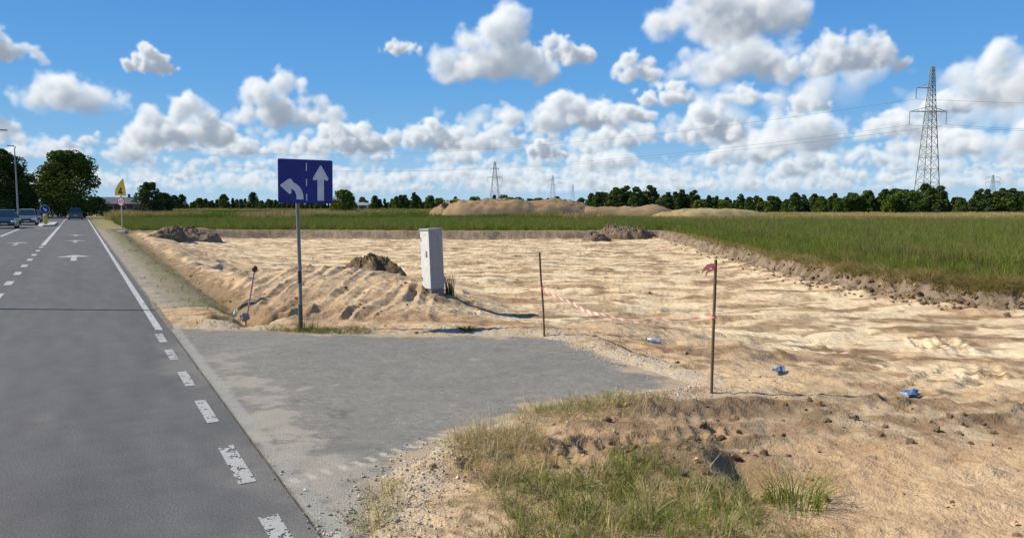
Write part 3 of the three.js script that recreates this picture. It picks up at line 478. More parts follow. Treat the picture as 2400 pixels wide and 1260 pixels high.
{ const seg = []; for (let i = 1; i < PITRIGHT.length - 1; i++) seg.push([PITRIGHT[i - 1], PITRIGHT[i]]);
  scatter('bank_clods', 'crumbled soil clods along the foot of the cut bank', lumpGeo(5), white, 2600, 52, (r) => { const [[ax, az], [bx, bz]] = seg[Math.floor(Math.pow(r(), 0.5) * seg.length)], t = r(), l = Math.hypot(bx - ax, bz - az), d = Math.abs(r() + r() - 1) * 1.7, x = lerp(ax, bx, t) - Math.abs(bz - az) / l * d * 1.0, z = lerp(az, bz, t) + (az < bz && bx - ax > 1 ? (bx - ax) / l * d : 0), q = zone(x, z); if (!q.inPit) return null; const s = 0.015 + 0.085 * Math.pow(r(), 4); return { pos: [x, height(x, z, q) + s * 0.1, z], scale: s, tilt: 3, color: vary(r() < 0.5 ? C.soil : C.brown, r) }; }); 
  scatter('rim_grass', 'dry grass and roots hanging over the rim of the cut bank', tuftGeo(16, 0.34, 0.12, 0.012, 1.3, 67, 3), blade, 4200, 68, (r) => { const [[ax, az], [bx, bz]] = seg[Math.floor(Math.pow(r(), 0.5) * seg.length)], t = r(), x = lerp(ax, bx, t) + (r() - 0.45) * 0.6, z = lerp(az, bz, t) + (r() - 0.5) * 0.6, q = zone(x, z); if (q.pit > 0.3) return null; return { pos: [x, height(x, z, q) - 0.02, z], scale: 0.5 + 0.6 * r(), tilt: 1.0, color: vary(r() < 0.6 ? DRY[1] : GREENS[3], r, 0.3) }; }); }
scatter('gravel', 'pale gravel and crumbled concrete along the edge of the side entrance', lumpGeo(9), white, 52000, 51, (r) => {
  const x = -1.9 + r() * 5.4, z = -4.2 - r() * 8.6, q = zone(x, z); if (q.w < 2 && q.s > 8) return null; if (q.apron < -0.25 || q.apron > 1.0) return null;
  const b = fbm(x * 1.5, z * 1.5, 3); const left = sstep(0.4, 0, Math.hypot((x + 0.45) / 0.75, (z + 5.1) / 1.3) - 1), top = sstep(0.4, 0, Math.hypot((x - 1.2) / 0.9, (z + 10.6) / 1.6) - 1), low = sstep(0.3, 0, Math.hypot((x - 1.9) / 0.7, (z + 7.95) / 0.35) - 1);
  const k = clamp(Math.max(left, top * 0.45, low * 0.8, 0.05) + b * 0.5) * sstep(-0.25, 0.08, q.apron) * sstep(0.9, 0.3, q.apron); if (r() > k) return null;
  const s = 0.0035 + 0.013 * Math.pow(r(), 3.2), y = q.apron < 0.05 ? 0.004 : height(x, z, q); return { pos: [x, y + s * 0.4, z], scale: s, tilt: 3, color: vary(r() < 0.55 ? [0.52, 0.48, 0.40] : r() < 0.6 ? C.gravel : C.grey, r) };
});

const fieldPlace = (r, hmul, colors) => {
  const far = r(); let x, z;
  if (far < 0.62) { const d = Math.sqrt(lerp(16 * 16, 92 * 92, Math.pow(r(), 1.25))); x = lerp(10, d * 0.8 + 3, r()); z = -d; } else { x = lerp(-48, 16, r()); z = -lerp(60.5, 108, r()); }
  const q = zone(x, z); if (q.inPit || q.w < 3.6) return null; if (q.dRight < 0.05 + 0.4 * r() * r() || q.dFar < 0.2) return null; if (x < 7 && z > -60) return null;
  const n = fbm(x * 0.12 + 8, z * 0.12, 3), m = fbm(x * 0.5, z * 0.5 + 3, 3); if (far > 0.62 && z < -100 && r() < 0.4) return null;
  const s = hmul * (0.7 + 0.5 * r() + 0.35 * m) * (q.dRight < 1.3 ? 0.75 : 1) * (z < -60 && x < 12 ? 0.8 : 1);
  let c = colors[Math.floor(r() * colors.length)]; if (n + m * 0.5 > 0.2) c = mix3(c, [0.19, 0.165, 0.06], 0.45);
  return { pos: [x, height(x, z, q) - 0.02, z], scale: [s * 1.15, s, s * 1.15], tilt: 0.25, color: vary(c, r, 0.22) };
};
scatter('field_grass', 'tall green meadow grass covering the field beyond the pit', tuftGeo(26, 0.72, 0.2, 0.016, 0.35, 61), blade, 62000, 62, (r) => fieldPlace(r, 1, GREENS));
scatter('meadow_seed_stems', 'brownish seed stems standing above the meadow grass', tuftGeo(7, 0.98, 0.22, 0.011, 0.16, 63), blade, 17000, 64, (r) => fieldPlace(r, 0.95, [[0.20, 0.15, 0.07], [0.26, 0.2, 0.09], [0.12, 0.13, 0.05]]));
scatter('far_meadow_grass', 'rough green meadow far off on the left before the tree line', tuftGeo(22, 0.75, 0.55, 0.06, 0.4, 69, 2), blade, 14000, 70, (r) => { const d = lerp(100, 260, Math.pow(r(), 1.4)), x = lerp(-d * 0.62, d * 0.12, r()), z = -d, q = toRoad(x, z); if (q[1] < 4) return null; const n = fbm(x * 0.04, z * 0.04 + 5, 3); return { pos: [x, 0, z], scale: 0.9 + 0.7 * r() + n, tilt: 0.2, color: vary(n > 0.1 ? DRY[1] : n > 0 ? GREENS[3] : GREENS[1], r, 0.3) }; });
scatter('dry_meadow_grass', 'straw-yellow dry grass beyond the green meadow', tuftGeo(16, 0.7, 0.5, 0.05, 0.4, 65, 2), blade, 16000, 66, (r) => { const d = lerp(82, 160, Math.pow(r(), 1.3)), x = lerp(14, d * 0.8, r()), z = -d; const n = fbm(x * 0.06, z * 0.06, 3); if (Math.hypot(x, z) < 86 + n * 22) return null; return { pos: [x, 0, z], scale: 0.8 + 0.5 * r(), tilt: 0.2, color: vary(n > 0.12 ? mix3(DRY[1], GREENS[3], 0.6) : DRY[Math.floor(r() * 2)], r, 0.2) }; });
scatter('verge_grass', 'green blades of grass on the churned verge in front', tuftGeo(13, 0.24, 0.07, 0.0062, 0.9, 71, 4), blade, 5000, 72, (r) => { const x = -1.3 + r() * 3.6, z = -3.9 - r() * 4.4, q = zone(x, z); if (q.w < EDGE) return null; const g = vergeGrass(x, z, q)[0]; if (r() > g * 0.8) return null; const s = z < -6.6 ? 0.3 + 0.25 * r() : 0.4 + 0.85 * r() * r() * g; return { pos: [x, height(x, z, q) - 0.01, z], scale: s, tilt: 0.6, color: vary(r() < 0.26 ? DRY[Math.floor(r() * 3)] : mix3(GREENS[Math.floor(r() * 4)], [0.17, 0.2, 0.03], 0.3), r, 0.3) }; });
scatter('dry_verge_grass', 'dry yellow grass and stalks on the verge in front', tuftGeo(13, 0.17, 0.09, 0.005, 1.5, 73, 3), blade, 5600, 74, (r) => { const x = -1.3 + r() * 3.6, z = -3.9 - r() * 4.6, q = zone(x, z); if (q.w < EDGE) return null; const g = vergeGrass(x, z, q)[1]; if (r() > g * 0.8) return null; return { pos: [x, height(x, z, q) - 0.005, z], scale: 0.5 + 0.6 * r(), tilt: 1.1, color: vary(DRY[Math.floor(r() * 3)], r, 0.25) }; });
scatter('shoulder_weeds', 'short sparse weeds along the road shoulder and pit rim', tuftGeo(10, 0.16, 0.09, 0.008, 1.0, 75, 2), blade, 2000, 76, (r) => {
  let s = 12.6 + Math.pow(r(), 1.8) * 60, w = 1.5 + r() * 1.5, [x, z] = fromRoad(s, w); if (r() < 0.3) { x = lerp(-4.6, -2.3, r()); z = -12.15 - (x + 4.6) * -0.09 - 0.28 * r(); w = 2.4; } const q = zone(x, z); if (q.apron < 0.03) return null; if (r() > 0.12 + 0.8 * sstep(1.7, 2.4, w) * (0.5 + fbm(x, z, 3))) return null;
  return { pos: [x, height(x, z, q) - 0.01, z], scale: 0.4 + 0.7 * r(), tilt: 0.8, color: vary(r() < 0.5 ? GREENS[3] : r() < 0.5 ? DRY[1] : GREENS[0], r) };
});
// countable tufts that stand alone
function tuft(name, label, x, z, n, h, spread, width, bend, seed, col) { const g = tuftGeo(n, h, spread, width, bend, seed, 4), m = part(name, g, new THREE.MeshPhysicalMaterial({ color: lin(...col), roughness: 0.9, specularIntensity: 0.2, side: THREE.DoubleSide, transmission: 0.3, thickness: 0 }), scene); m.position.set(x, height(x, z) - 0.02, z); return tag(m, label, 'grass tuft'); }
tuft('grass_tuft', 'bright green grass tuft on sand at the right end of the verge', 1.96, -5.0, 190, 0.32, 0.2, 0.0065, 0.9, 81, [0.18, 0.225, 0.03]);
tuft('grass_tuft', 'grass tuft at the foot of the blue lane sign', -3.42, -12.3, 60, 0.22, 0.16, 0.01, 0.8, 82, [0.10, 0.12, 0.035]);
tuft('grass_tuft', 'dark weeds growing against the right side of the cabinet', -1.52, -18.15, 80, 0.62, 0.1, 0.014, 0.25, 83, [0.075, 0.09, 0.03]);
tuft('grass_tuft', 'small green weed at the far rim of the side entrance', -0.75, -12.15, 90, 0.13, 0.10, 0.016, 1.1, 84, [0.13, 0.15, 0.04]);

// ------------------------------------------------------------------ trees
function leafGeo(clumps, leaves, size, seed, spreadK = 1) {
  const r = rng(seed), P = [], up = new THREE.Vector3();
  for (let i = 0; i < leaves; i++) {
    const c = clumps[Math.floor(r() * clumps.length)]; let x, y, z, l; do { x = r() * 2 - 1; y = r() * 2 - 1; z = r() * 2 - 1; l = x * x + y * y + z * z; } while (l > 1 || l < 0.05);
    const k = Math.pow(l, -0.18) * c[3] * spreadK, px = c[0] + x * k, py = c[1] + y * k * 0.85, pz = c[2] + z * k; if (py < 0.05) continue;
    const s = size * (0.6 + 0.8 * r()), a = r() * 6.2832, b = (r() - 0.5) * 2.4, ux = Math.cos(a) * s, uz = Math.sin(a) * s, vx = -Math.sin(a) * Math.sin(b) * s * 0.7, vy = Math.cos(b) * s * 0.7, vz = Math.cos(a) * Math.sin(b) * s * 0.7;
    P.push(px - ux, py, pz - uz, px + vx, py + vy, pz + vz, px + ux, py + 0.15 * s, pz + uz, px - ux, py, pz - uz, px + ux, py + 0.15 * s, pz + uz, px - vx, py - vy, pz - vz);
  }
  const g = new THREE.BufferGeometry(); g.setAttribute('position', new THREE.Float32BufferAttribute(P, 3)); g.computeVertexNormals(); return g;
}
const bark = std([0.10, 0.075, 0.05], 0.95);
const leafMat = (c) => new THREE.MeshPhysicalMaterial({ color: lin(...c), roughness: 0.85, specularIntensity: 0.25, side: THREE.DoubleSide, transmission: 0.22, thickness: 0 });
const LEAF = [leafMat([0.085, 0.125, 0.018]), leafMat([0.06, 0.098, 0.02]), leafMat([0.12, 0.155, 0.024]), leafMat([0.045, 0.075, 0.02])];
// crown profile: radius against height share
function makeTree(label, h, rad, seed, mat, leaves, size, prof, group) {
  const r = rng(seed), cl = [], limbs = [], low = prof(0) > 0.4 ? 0.05 : 0.22;
  const n = Math.round(26 + rad * 11);
  for (let i = 0; i < n; i++) { const t = low + (1 - low) * Math.pow((i + r()) / n, 0.85), a = r() * 6.2832, pr = prof(t) * rad, d = pr * Math.sqrt(0.15 + 0.75 * r()) * 0.82, cr = Math.max(0.2, pr * (0.16 + 0.26 * r() * r())) + rad * 0.07; cl.push([Math.cos(a) * d, Math.min(t * h, h - cr * 0.8), Math.sin(a) * d, cr]); if (i % 4 === 0 && t < 0.85) limbs.push(bar([0, t * h * 0.6, 0], [Math.cos(a) * d * 0.85, t * h * 0.97, Math.sin(a) * d * 0.85], 0.012 * h, 5, 0.004 * h)); }
  const o = new THREE.Group(); o.name = numbered('tree'); scene.add(o); tag(o, label, 'tree', group);
  const tr = part('trunk', [bar([0, -0.2, 0], [0.02 * h, h * 0.8, 0.01 * h], 0.024 * h, 8, 0.007 * h), ...limbs], bark, o);
  part('crown', leafGeo(cl, leaves, size, seed + 1, 1.15), mat, o); return o;
}
const round = (t) => Math.sqrt(Math.max(0.03, 1 - Math.pow((t - 0.48) / 0.54, 2))), bushy = (t) => Math.pow(Math.max(0.02, 1 - t * t * 0.95), 0.55), conic = (t) => Math.max(0.06, Math.pow(1 - t, 0.75));
const at = (px, d) => [(px - 1200) / 1746 * d, -d];        // bearing and distance of far things
function put(o, [x, z], y = 0, turn = 0, s = 1) { o.position.set(x, y, z); o.rotation.y = turn; o.scale.setScalar(s); return o; }
put(makeTree('big round dark-leaved tree standing beside the road', 10.6, 4.6, 101, LEAF[0], 24000, 0.17, (t) => Math.max(round(t), t < 0.5 ? 0.72 : 0)), at(166, 120));
put(makeTree('dark tree cut by the left edge of the picture', 10.8, 5.2, 103, LEAF[1], 22000, 0.17, bushy), at(2, 118));
put(makeTree('dark tree between the leftmost tree and the big round tree', 8.4, 3.2, 105, LEAF[3], 12000, 0.17, bushy), at(52, 126));
put(makeTree('shrubby low tree left of the big round tree behind the cars', 5.6, 3.2, 107, LEAF[1], 4200, 0.16, bushy), at(92, 131));
put(makeTree('tree with two humps beyond the yellow warning sign', 6.6, 3.2, 109, LEAF[1], 5200, 0.17, bushy), at(352, 150));
put(makeTree('low dark tree right of the two-humped tree', 4.6, 3.0, 111, LEAF[3], 4200, 0.17, bushy), at(382, 158));
put(makeTree('rounded green tree just right of the blue lane sign', 5.4, 3.2, 113, LEAF[2], 5000, 0.17, bushy), at(806, 165));
put(makeTree('dark shrub at the right foot of the big round tree', 3.6, 2.6, 115, LEAF[3], 3000, 0.16, bushy), at(228, 140));
{ // the far woods: individuals from a few kinds
  const kinds = [];
  for (let i = 0; i < 8; i++) kinds.push([i, [6.6, 7.2, 5.6, 6.2, 7.6, 5.0, 6.8, 5.8][i], [2.9, 2.5, 2.8, 2.2, 3.1, 2.6, 2.0, 2.9][i], LEAF[[0, 1, 0, 3, 1, 2, 1, 0][i]], i % 4 === 3 ? conic : bushy]);
  const first = {}; const r = rng(300);
  const spots = [];
  for (let px = 1385; px < 2560; px += 6 + r() * 4.5) spots.push([px, lerp(185, 212, r()), px < 1530 ? 0.86 : px > 2080 && px < 2200 ? 0.92 : px > 2290 ? 0.9 : 0.72 + 0.1 * Math.sin(px * 0.013), 'right']);
  for (let px = 2085; px < 2190; px += 24) spots.push([px, 150 + r() * 6, 0.72, 'front']);
  for (let px = 392; px < 1010; px += 6 + r() * 6) spots.push([px, lerp(300, 350, r()), 0.55 + 0.4 * r(), 'left']);
  for (let px = 1012; px < 1400; px += 14 + r() * 8) spots.push([px, lerp(310, 360, r()), 0.72 + 0.2 * r(), 'left']);
  const text = { right: ['leafy tree in the dark wood on the right horizon', 'trees of the right-hand wood'], front: ['nearer dark tree standing in front of the right-hand wood', 'trees in front of the right-hand wood'], left: ['small tree in the distant low tree line left of the wood', 'trees of the distant low tree line'] };
  for (const [px, d, s, w] of spots) {
    const k = kinds[Math.floor(r() * 8)]; let o;
    if (!first[k[0]]) o = first[k[0]] = makeTree(text[w][0], k[1], k[2], 400 + k[0] * 7, k[3], 2600, 0.27, k[4], text[w][1]);
    else { o = first[k[0]].clone(); o.name = numbered('tree'); o.userData = {}; tag(o, text[w][0], 'tree', text[w][1]); scene.add(o); }
    put(o, at(px, d), -0.1, r() * 6.28, s * (0.75 + 0.42 * r()));
  }
  // shrubs growing on the spoil heap
  for (const [px, hh] of [[1030, 0.6], [1068, 0.4], [1112, 0.8], [1140, 0.5], [1180, 1.0], [1196, 0.7], [1215, 0.7], [1245, 0.5], [1262, 0.6], [1300, 0.5]]) put(makeTree('scrubby bush growing on top of the long spoil heap', hh * 1.2, 1.1, 500 + px, LEAF[px % 4], 500, 0.12, bushy, 'bushes on the spoil heap'), at(px, 114), 2.4);
}
// ------------------------------------------------------------------ signs, cabinet, stakes
const grit = tile(256, (u, v) => 0.84 + 0.12 * tnoise(u, v, 8, 21) + 0.12 * tnoise(u, v, 40, 22));
const steel = std([0.36, 0.36, 0.34], 0.55, { metalness: 0.5, map: grit }), darkSteel = std([0.10, 0.085, 0.07], 0.7, { map: grit }), rust = std([0.17, 0.10, 0.06], 0.9, { map: grit });
const blue = std([0.008, 0.022, 0.22], 0.6, { map: grit }), paintWhite = std([0.74, 0.74, 0.74], 0.5, { map: grit }), black = std([0.015, 0.015, 0.015], 0.6);
function plate(points, depth = 0.003, holes) { const sh = new THREE.Shape(points.map(([x, y]) => new THREE.Vector2(x, y))); return new THREE.ExtrudeGeometry(sh, { depth, bevelEnabled: false, curveSegments: 10 }); }
function roundedRect(w, h, r) { const s = new THREE.Shape(), x = w / 2, y = h / 2; s.moveTo(-x + r, -y); s.lineTo(x - r, -y); s.quadraticCurveTo(x, -y, x, -y + r); s.lineTo(x, y - r); s.quadraticCurveTo(x, y, x - r, y); s.lineTo(-x + r, y); s.quadraticCurveTo(-x, y, -x, y - r); s.lineTo(-x, -y + r); s.quadraticCurveTo(-x, -y, -x + r, -y); return s; }
{ // lane direction sign; local +z looks back along the road
  const [x, z] = [-3.54, -12.34], g = height(x, z), t = thing('lane_sign', 'blue lane direction sign with two white arrows on a steel pole', 'road sign', [x, g, z], ROAD_TURN - 0.10);
  t.rotation.z = 0.012;
  part('pole', [bar([0, -0.3, 0], [0.02, 1.0, 0], 0.031, 14), bar([0.02, 1.0, 0], [0.02, 2.78, 0], 0.030, 14), new THREE.SphereGeometry(0.032, 12, 6).translate(0.02, 2.78, 0)], std([0.25, 0.235, 0.21], 0.6, { metalness: 0.35, map: grit }), t);
  part('pole_sleeve', [bar([0, -0.02, 0], [0.004, 0.42, 0], 0.037, 14)], std([0.12, 0.11, 0.08], 0.85, { map: grit }), t);
  part('pole_band', [bar([0.012, 0.78, 0], [0.016, 0.98, 0], 0.034, 14)], std([0.09, 0.06, 0.05], 0.8, { map: grit }), t);
  const W = 0.88, H = 0.72, pn = new THREE.Group(); const y0 = 2.46;
  const panel = part('panel', new THREE.ExtrudeGeometry(roundedRect(W, H, 0.03), { depth: 0.004, bevelEnabled: false }).translate(0.03, y0, 0.045), blue, t); panel.rotation.z = -0.028; panel.position.set(0.06, 0.0, 0);
  part('rim', [box(W - 0.03, 0.014, 0.018, 0.03, y0 - H / 2 + 0.007, 0.034), box(W - 0.03, 0.014, 0.018, 0.03, y0 + H / 2 - 0.007, 0.034), box(0.014, H - 0.06, 0.018, 0.03 - W / 2 + 0.007, y0, 0.034), box(0.014, H - 0.06, 0.018, 0.03 + W / 2 - 0.007, y0, 0.034)], steel, panel);
  const yb = y0 - H / 2, X = (u) => 0.03 - W / 2 + u * W, Y = (v) => yb + v * H, pts = (a) => a.map(([u, v]) => [X(u), Y(v)]);
  part('straight_arrow', plate(pts([[0.715, 0.07], [0.835, 0.07], [0.835, 0.55], [0.905, 0.53], [0.92, 0.58], [0.79, 0.87], [0.765, 0.87], [0.63, 0.58], [0.645, 0.53], [0.715, 0.55]])).translate(0, 0, 0.0495), paintWhite, panel);
  part('turn_arrow', plate(pts([[0.33, 0.09], [0.455, 0.09], [0.455, 0.16], [0.44, 0.26], [0.405, 0.35], [0.34, 0.43], [0.27, 0.48], [0.235, 0.555], [0.19, 0.55], [0.04, 0.41], [0.045, 0.385], [0.20, 0.21], [0.24, 0.225], [0.24, 0.33], [0.28, 0.30], [0.31, 0.25], [0.33, 0.17]])).translate(0, 0, 0.0495), paintWhite, panel);
  const dashes = [[0.06, 0.22], [0.40, 0.56], [0.74, 0.92]]; for (const [a, b] of dashes) part('divider_dash', box(0.018, (b - a) * H, 0.003, X(0.515), Y((a + b) / 2), 0.051), std([0.5, 0.5, 0.54], 0.5), panel);
  for (const yy of [2.27, 2.65]) part('clamp', box(0.16, 0.035, 0.05, 0.02, yy, 0.005), steel, t);
}
{ // cable cabinet
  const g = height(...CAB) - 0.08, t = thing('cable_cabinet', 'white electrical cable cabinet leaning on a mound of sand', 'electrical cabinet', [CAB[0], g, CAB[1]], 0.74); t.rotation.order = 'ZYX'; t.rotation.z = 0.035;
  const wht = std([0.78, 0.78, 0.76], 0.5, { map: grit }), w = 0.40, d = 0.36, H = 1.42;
  part('body', new RoundedBoxGeometry(w, H, d, 2, 0.012).translate(0, 0.18 + H / 2, 0), std([0.36, 0.365, 0.37], 0.7, { map: grit }), t);  // grey sides, darkened in colour so the shaded face contrasts with the sunlit door
  part('plinth', new RoundedBoxGeometry(w - 0.03, 0.34, d - 0.03, 2, 0.01).translate(0, 0.05, 0), std([0.23, 0.225, 0.21], 0.9, { map: grit }), t);
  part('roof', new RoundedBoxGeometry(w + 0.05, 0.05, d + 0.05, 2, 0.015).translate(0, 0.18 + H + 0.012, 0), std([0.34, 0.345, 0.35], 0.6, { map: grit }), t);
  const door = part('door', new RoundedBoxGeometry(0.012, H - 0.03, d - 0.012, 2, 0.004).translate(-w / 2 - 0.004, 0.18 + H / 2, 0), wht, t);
  part('lock', [box(0.016, 0.14, 0.045, -w / 2 - 0.014, 0.18 + H * 0.6, 0.06), bar([-w / 2 - 0.02, 0.18 + H * 0.57, 0.06], [-w / 2 - 0.032, 0.18 + H * 0.57, 0.06], 0.014, 10)], std([0.22, 0.23, 0.24], 0.5), door);
  part('hinge', [box(0.012, 0.09, 0.02, -w / 2 - 0.012, 0.42, -d / 2 + 0.035)], steel, door); part('hinge', [box(0.012, 0.09, 0.02, -w / 2 - 0.012, 1.38, -d / 2 + 0.035)], steel, door);
  part('plate', box(0.004, 0.05, 0.07, -w / 2 - 0.01, 1.5, 0.04), std([0.5, 0.52, 0.55], 0.5), door);
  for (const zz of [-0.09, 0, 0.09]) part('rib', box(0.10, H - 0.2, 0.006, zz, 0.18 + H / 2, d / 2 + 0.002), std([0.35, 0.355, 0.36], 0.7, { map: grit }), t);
}
function stake(label, x, z, h, lx, lz, rad) { const g = height(x, z), t = thing('stake', label, 'stake', [x, g, z]); const path = new THREE.CatmullRomCurve3([[0, -0.15, 0], [lx * 0.3, h * 0.35, lz * 0.3], [lx * 0.75, h * 0.72, lz * 0.7], [lx, h, lz]].map((p) => new THREE.Vector3(...p))); part('rod', [new THREE.TubeGeometry(path, 14, rad, 8), new THREE.SphereGeometry(rad, 8, 5).translate(lx, h, lz)], rust, t); part('tape_knot', [new THREE.TorusGeometry(rad * 1.5, 0.006, 5, 10).rotateX(1.5).translate(lx * 0.5, h * 0.57, lz * 0.5), new THREE.TorusGeometry(rad * 1.6, 0.006, 5, 10).rotateX(1.7).translate(lx * 0.5, h * 0.57 + 0.02, lz * 0.5)], std([0.62, 0.28, 0.25], 0.6), t); return t; }
stake('thin rusty stake at the rim of the side entrance holding barrier tape', 0.52, -11.74, 1.33, -0.085, 0.0, 0.016);
const stk2 = stake('rusty stake with a pink ribbon at its top on the near verge', 2.19, -8.03, 1.46, 0.015, 0.0, 0.017);
{ // ribbon tied to the stake
  const t = thing('ribbon', 'pink-red plastic ribbon tied to the top of the near stake', 'ribbon', [2.19, height(2.19, -8.03) + 0.28, -8.03]); t.scale.setScalar(0.8); const m = new THREE.MeshPhysicalMaterial({ color: lin(0.80, 0.30, 0.29), roughness: 0.45, side: THREE.DoubleSide, transmission: 0.25, thickness: 0 });
  function flap(pts, w) { const P = [], I = []; pts.forEach(([x, y, z, tw], i) => { const c = Math.cos(tw) * w / 2, s = Math.sin(tw) * w / 2; P.push(x, y - c, z - s, x, y + c, z + s); if (i) { const a = i * 2; I.push(a - 2, a, a - 1, a, a + 1, a - 1); } }); const g = new THREE.BufferGeometry(); g.setAttribute('position', new THREE.Float32BufferAttribute(P, 3)); g.setIndex(I); g.computeVertexNormals(); return g; }
  part('loose_end', flap([[0, 1.4, 0.02, 0], [-0.05, 1.41, 0.03, 0.3], [-0.10, 1.385, 0.02, -0.3], [-0.15, 1.36, 0.035, 0.5], [-0.17, 1.31, 0.03, 0.2]], 0.07), m, t); part('loose_end', flap([[0, 1.38, 0.02, 0.2], [-0.04, 1.35, 0.04, 0.8], [-0.09, 1.34, 0.03, 0.2], [-0.13, 1.28, 0.05, -0.3]], 0.05), m, t);
  part('knot', new THREE.TorusKnotGeometry(0.022, 0.009, 40, 6).translate(0, 1.385, 0), m, t);
}
{ // striped barrier tape hung between the stakes, twisting where the wind turned it
  const a = new THREE.Vector3(0.48, height(0.52, -11.74) + 0.76, -11.72), b = new THREE.Vector3(2.19, height(2.19, -8.03) + 0.88, -8.01), P = [], U = [], I = [], N = 220; let len = 0; const L = a.distanceTo(b);
  for (let i = 0; i <= N; i++) { const t = i / N, p = a.clone().lerp(b, t); p.y -= 0.24 * 4 * t * (1 - t) + 0.012 * Math.sin(t * 23); p.x += 0.03 * Math.sin(t * 9); const tw = 0.25 * Math.sin(t * 11) + (t > 0.42 ? 0.75 + 0.5 * Math.sin(t * 31) : 0) * sstep(0.40, 0.52, t), w = 0.021 - 0.008 * sstep(0.4, 0.6, t), dx = -0.9 * Math.sin(tw) * w, dy = Math.cos(tw) * w, dz = -0.4 * Math.sin(tw) * w; P.push(p.x - dx, p.y - dy, p.z - dz, p.x + dx, p.y + dy, p.z + dz); U.push(t * L / 0.22, 0, t * L / 0.22, 1); if (i) { const k = i * 2; I.push(k - 2, k, k - 1, k, k + 1, k - 1); } }
  const g = new THREE.BufferGeometry(); g.setAttribute('position', new THREE.Float32BufferAttribute(P, 3)); g.setAttribute('uv', new THREE.Float32BufferAttribute(U, 2)); g.setIndex(I); g.computeVertexNormals();
  const print = tile(128, (u, v) => ((u + v * 0.35) % 1 < 0.5 ? [0.86, 0.52, 0.48] : [0.92, 0.86, 0.80]), true);
  tag(part('barrier_tape', g, new THREE.MeshPhysicalMaterial({ map: print, roughness: 0.45, side: THREE.DoubleSide, transmission: 0.2, thickness: 0 }), scene), 'red and white striped barrier tape sagging between the two stakes', 'barrier tape');
}
{ // leaning marker post with a cap, set in a lump of concrete
  const x = -4.87, z = -13.5, t = thing('marker_post', 'short leaning marker post with a dark red cap by the trench', 'marker post', [x, -0.02, z]); t.rotation.z = -0.19;
  part('rod', bar([0, -0.1, 0], [0, 0.98, 0], 0.016, 8), std([0.46, 0.33, 0.31], 0.7, { map: grit }), t); part('cap', new THREE.SphereGeometry(0.052, 14, 10).scale(1, 1.15, 1).translate(0, 0.98, 0), std([0.06, 0.012, 0.014], 0.5), t);
  part('concrete_foot', lumpGeo(17, 2).scale(0.11, 0.15, 0.11).translate(-0.03, 0.08, 0.02), std([0.28, 0.28, 0.29], 0.95, { map: grit }), t);
  part('concrete_chip', lumpGeo(19, 1).scale(0.05, 0.12, 0.04).translate(-0.20, 0.12, 0.05), std([0.6, 0.57, 0.5], 0.95), t);
}
// ------------------------------------------------------------------ litter
function bottle(name, label, x, z, turn, col, capCol, seed) {
  const g = height(x, z), t = thing(name, label, 'litter', [x, g + 0.04, z], turn); t.scale.setScalar(0.85); const prof = [[0.001, 0], [0.04, 0.004], [0.045, 0.03], [0.043, 0.1], [0.046, 0.13], [0.042, 0.17], [0.036, 0.2], [0.016, 0.245], [0.014, 0.265]].map(([a, b]) => new THREE.Vector2(a, b)), b = new THREE.LatheGeometry(prof, 18), p = b.attributes.position;
  for (let i = 0; i < p.count; i++) { const v = new THREE.Vector3().fromBufferAttribute(p, i), k = 1 + 0.35 * n3(v.x * 22 + seed, v.y * 16, v.z * 22); p.setXYZ(i, v.x * k, v.y, v.z * k * 0.72); } b.computeVertexNormals();
  part('crushed_bottle', b.rotateZ(1.5).translate(0.12, 0, 0), new THREE.MeshPhysicalMaterial({ color: lin(...col), roughness: 0.2, transmission: 0.55, thickness: 0, side: THREE.DoubleSide }), t); part('cap', bar([-0.14, 0.018, 0], [-0.165, 0.02, 0], 0.016, 12), std(capCol, 0.4), t); part('label', new THREE.CylinderGeometry(0.047, 0.047, 0.07, 16, 1, true).scale(1, 1, 0.74).rotateZ(1.5).translate(0.0, 0.005, 0), std([0.10, 0.17, 0.42], 0.5, { side: THREE.DoubleSide }), t); return t;
}
bottle('plastic_bottle', 'crushed clear plastic bottle with blue label right of the near stake', 3.28, -9.0, 0.7, [0.6, 0.72, 0.82], [0.05, 0.1, 0.4], 3);
bottle('plastic_bottle', 'crushed grey plastic bottle on the sand beyond the side entrance', 2.2, -11.35, -0.5, [0.55, 0.62, 0.68], [0.02, 0.03, 0.05], 9);
{ const x = 4.35, z = -7.95, g = lumpGeo(31, 4), p = g.attributes.position; for (let i = 0; i < p.count; i++) { const v = new THREE.Vector3().fromBufferAttribute(p, i), k = 1 + 0.5 * n3(v.x * 2.6, v.y * 2.6 + 4, v.z * 2.6) + 0.22 * n3(v.x * 7, v.y * 7, v.z * 7); p.setXYZ(i, v.x * k * 0.13, v.y * k * 0.09, v.z * k * 0.10); } g.computeVertexNormals(); const t = thing('plastic_bag', 'crumpled blue plastic bag lying on the churned sand', 'litter', [x, height(x, z) + 0.035, z]); t.scale.setScalar(0.8); part('crumpled_bag', g, std([0.08, 0.14, 0.29], 0.5, { side: THREE.DoubleSide }), t); part('torn_corner', new THREE.ConeGeometry(0.05, 0.14, 5, 2, true).rotateZ(1.2).translate(-0.14, 0.0, 0.02), std([0.45, 0.52, 0.6], 0.4, { side: THREE.DoubleSide }), t); }

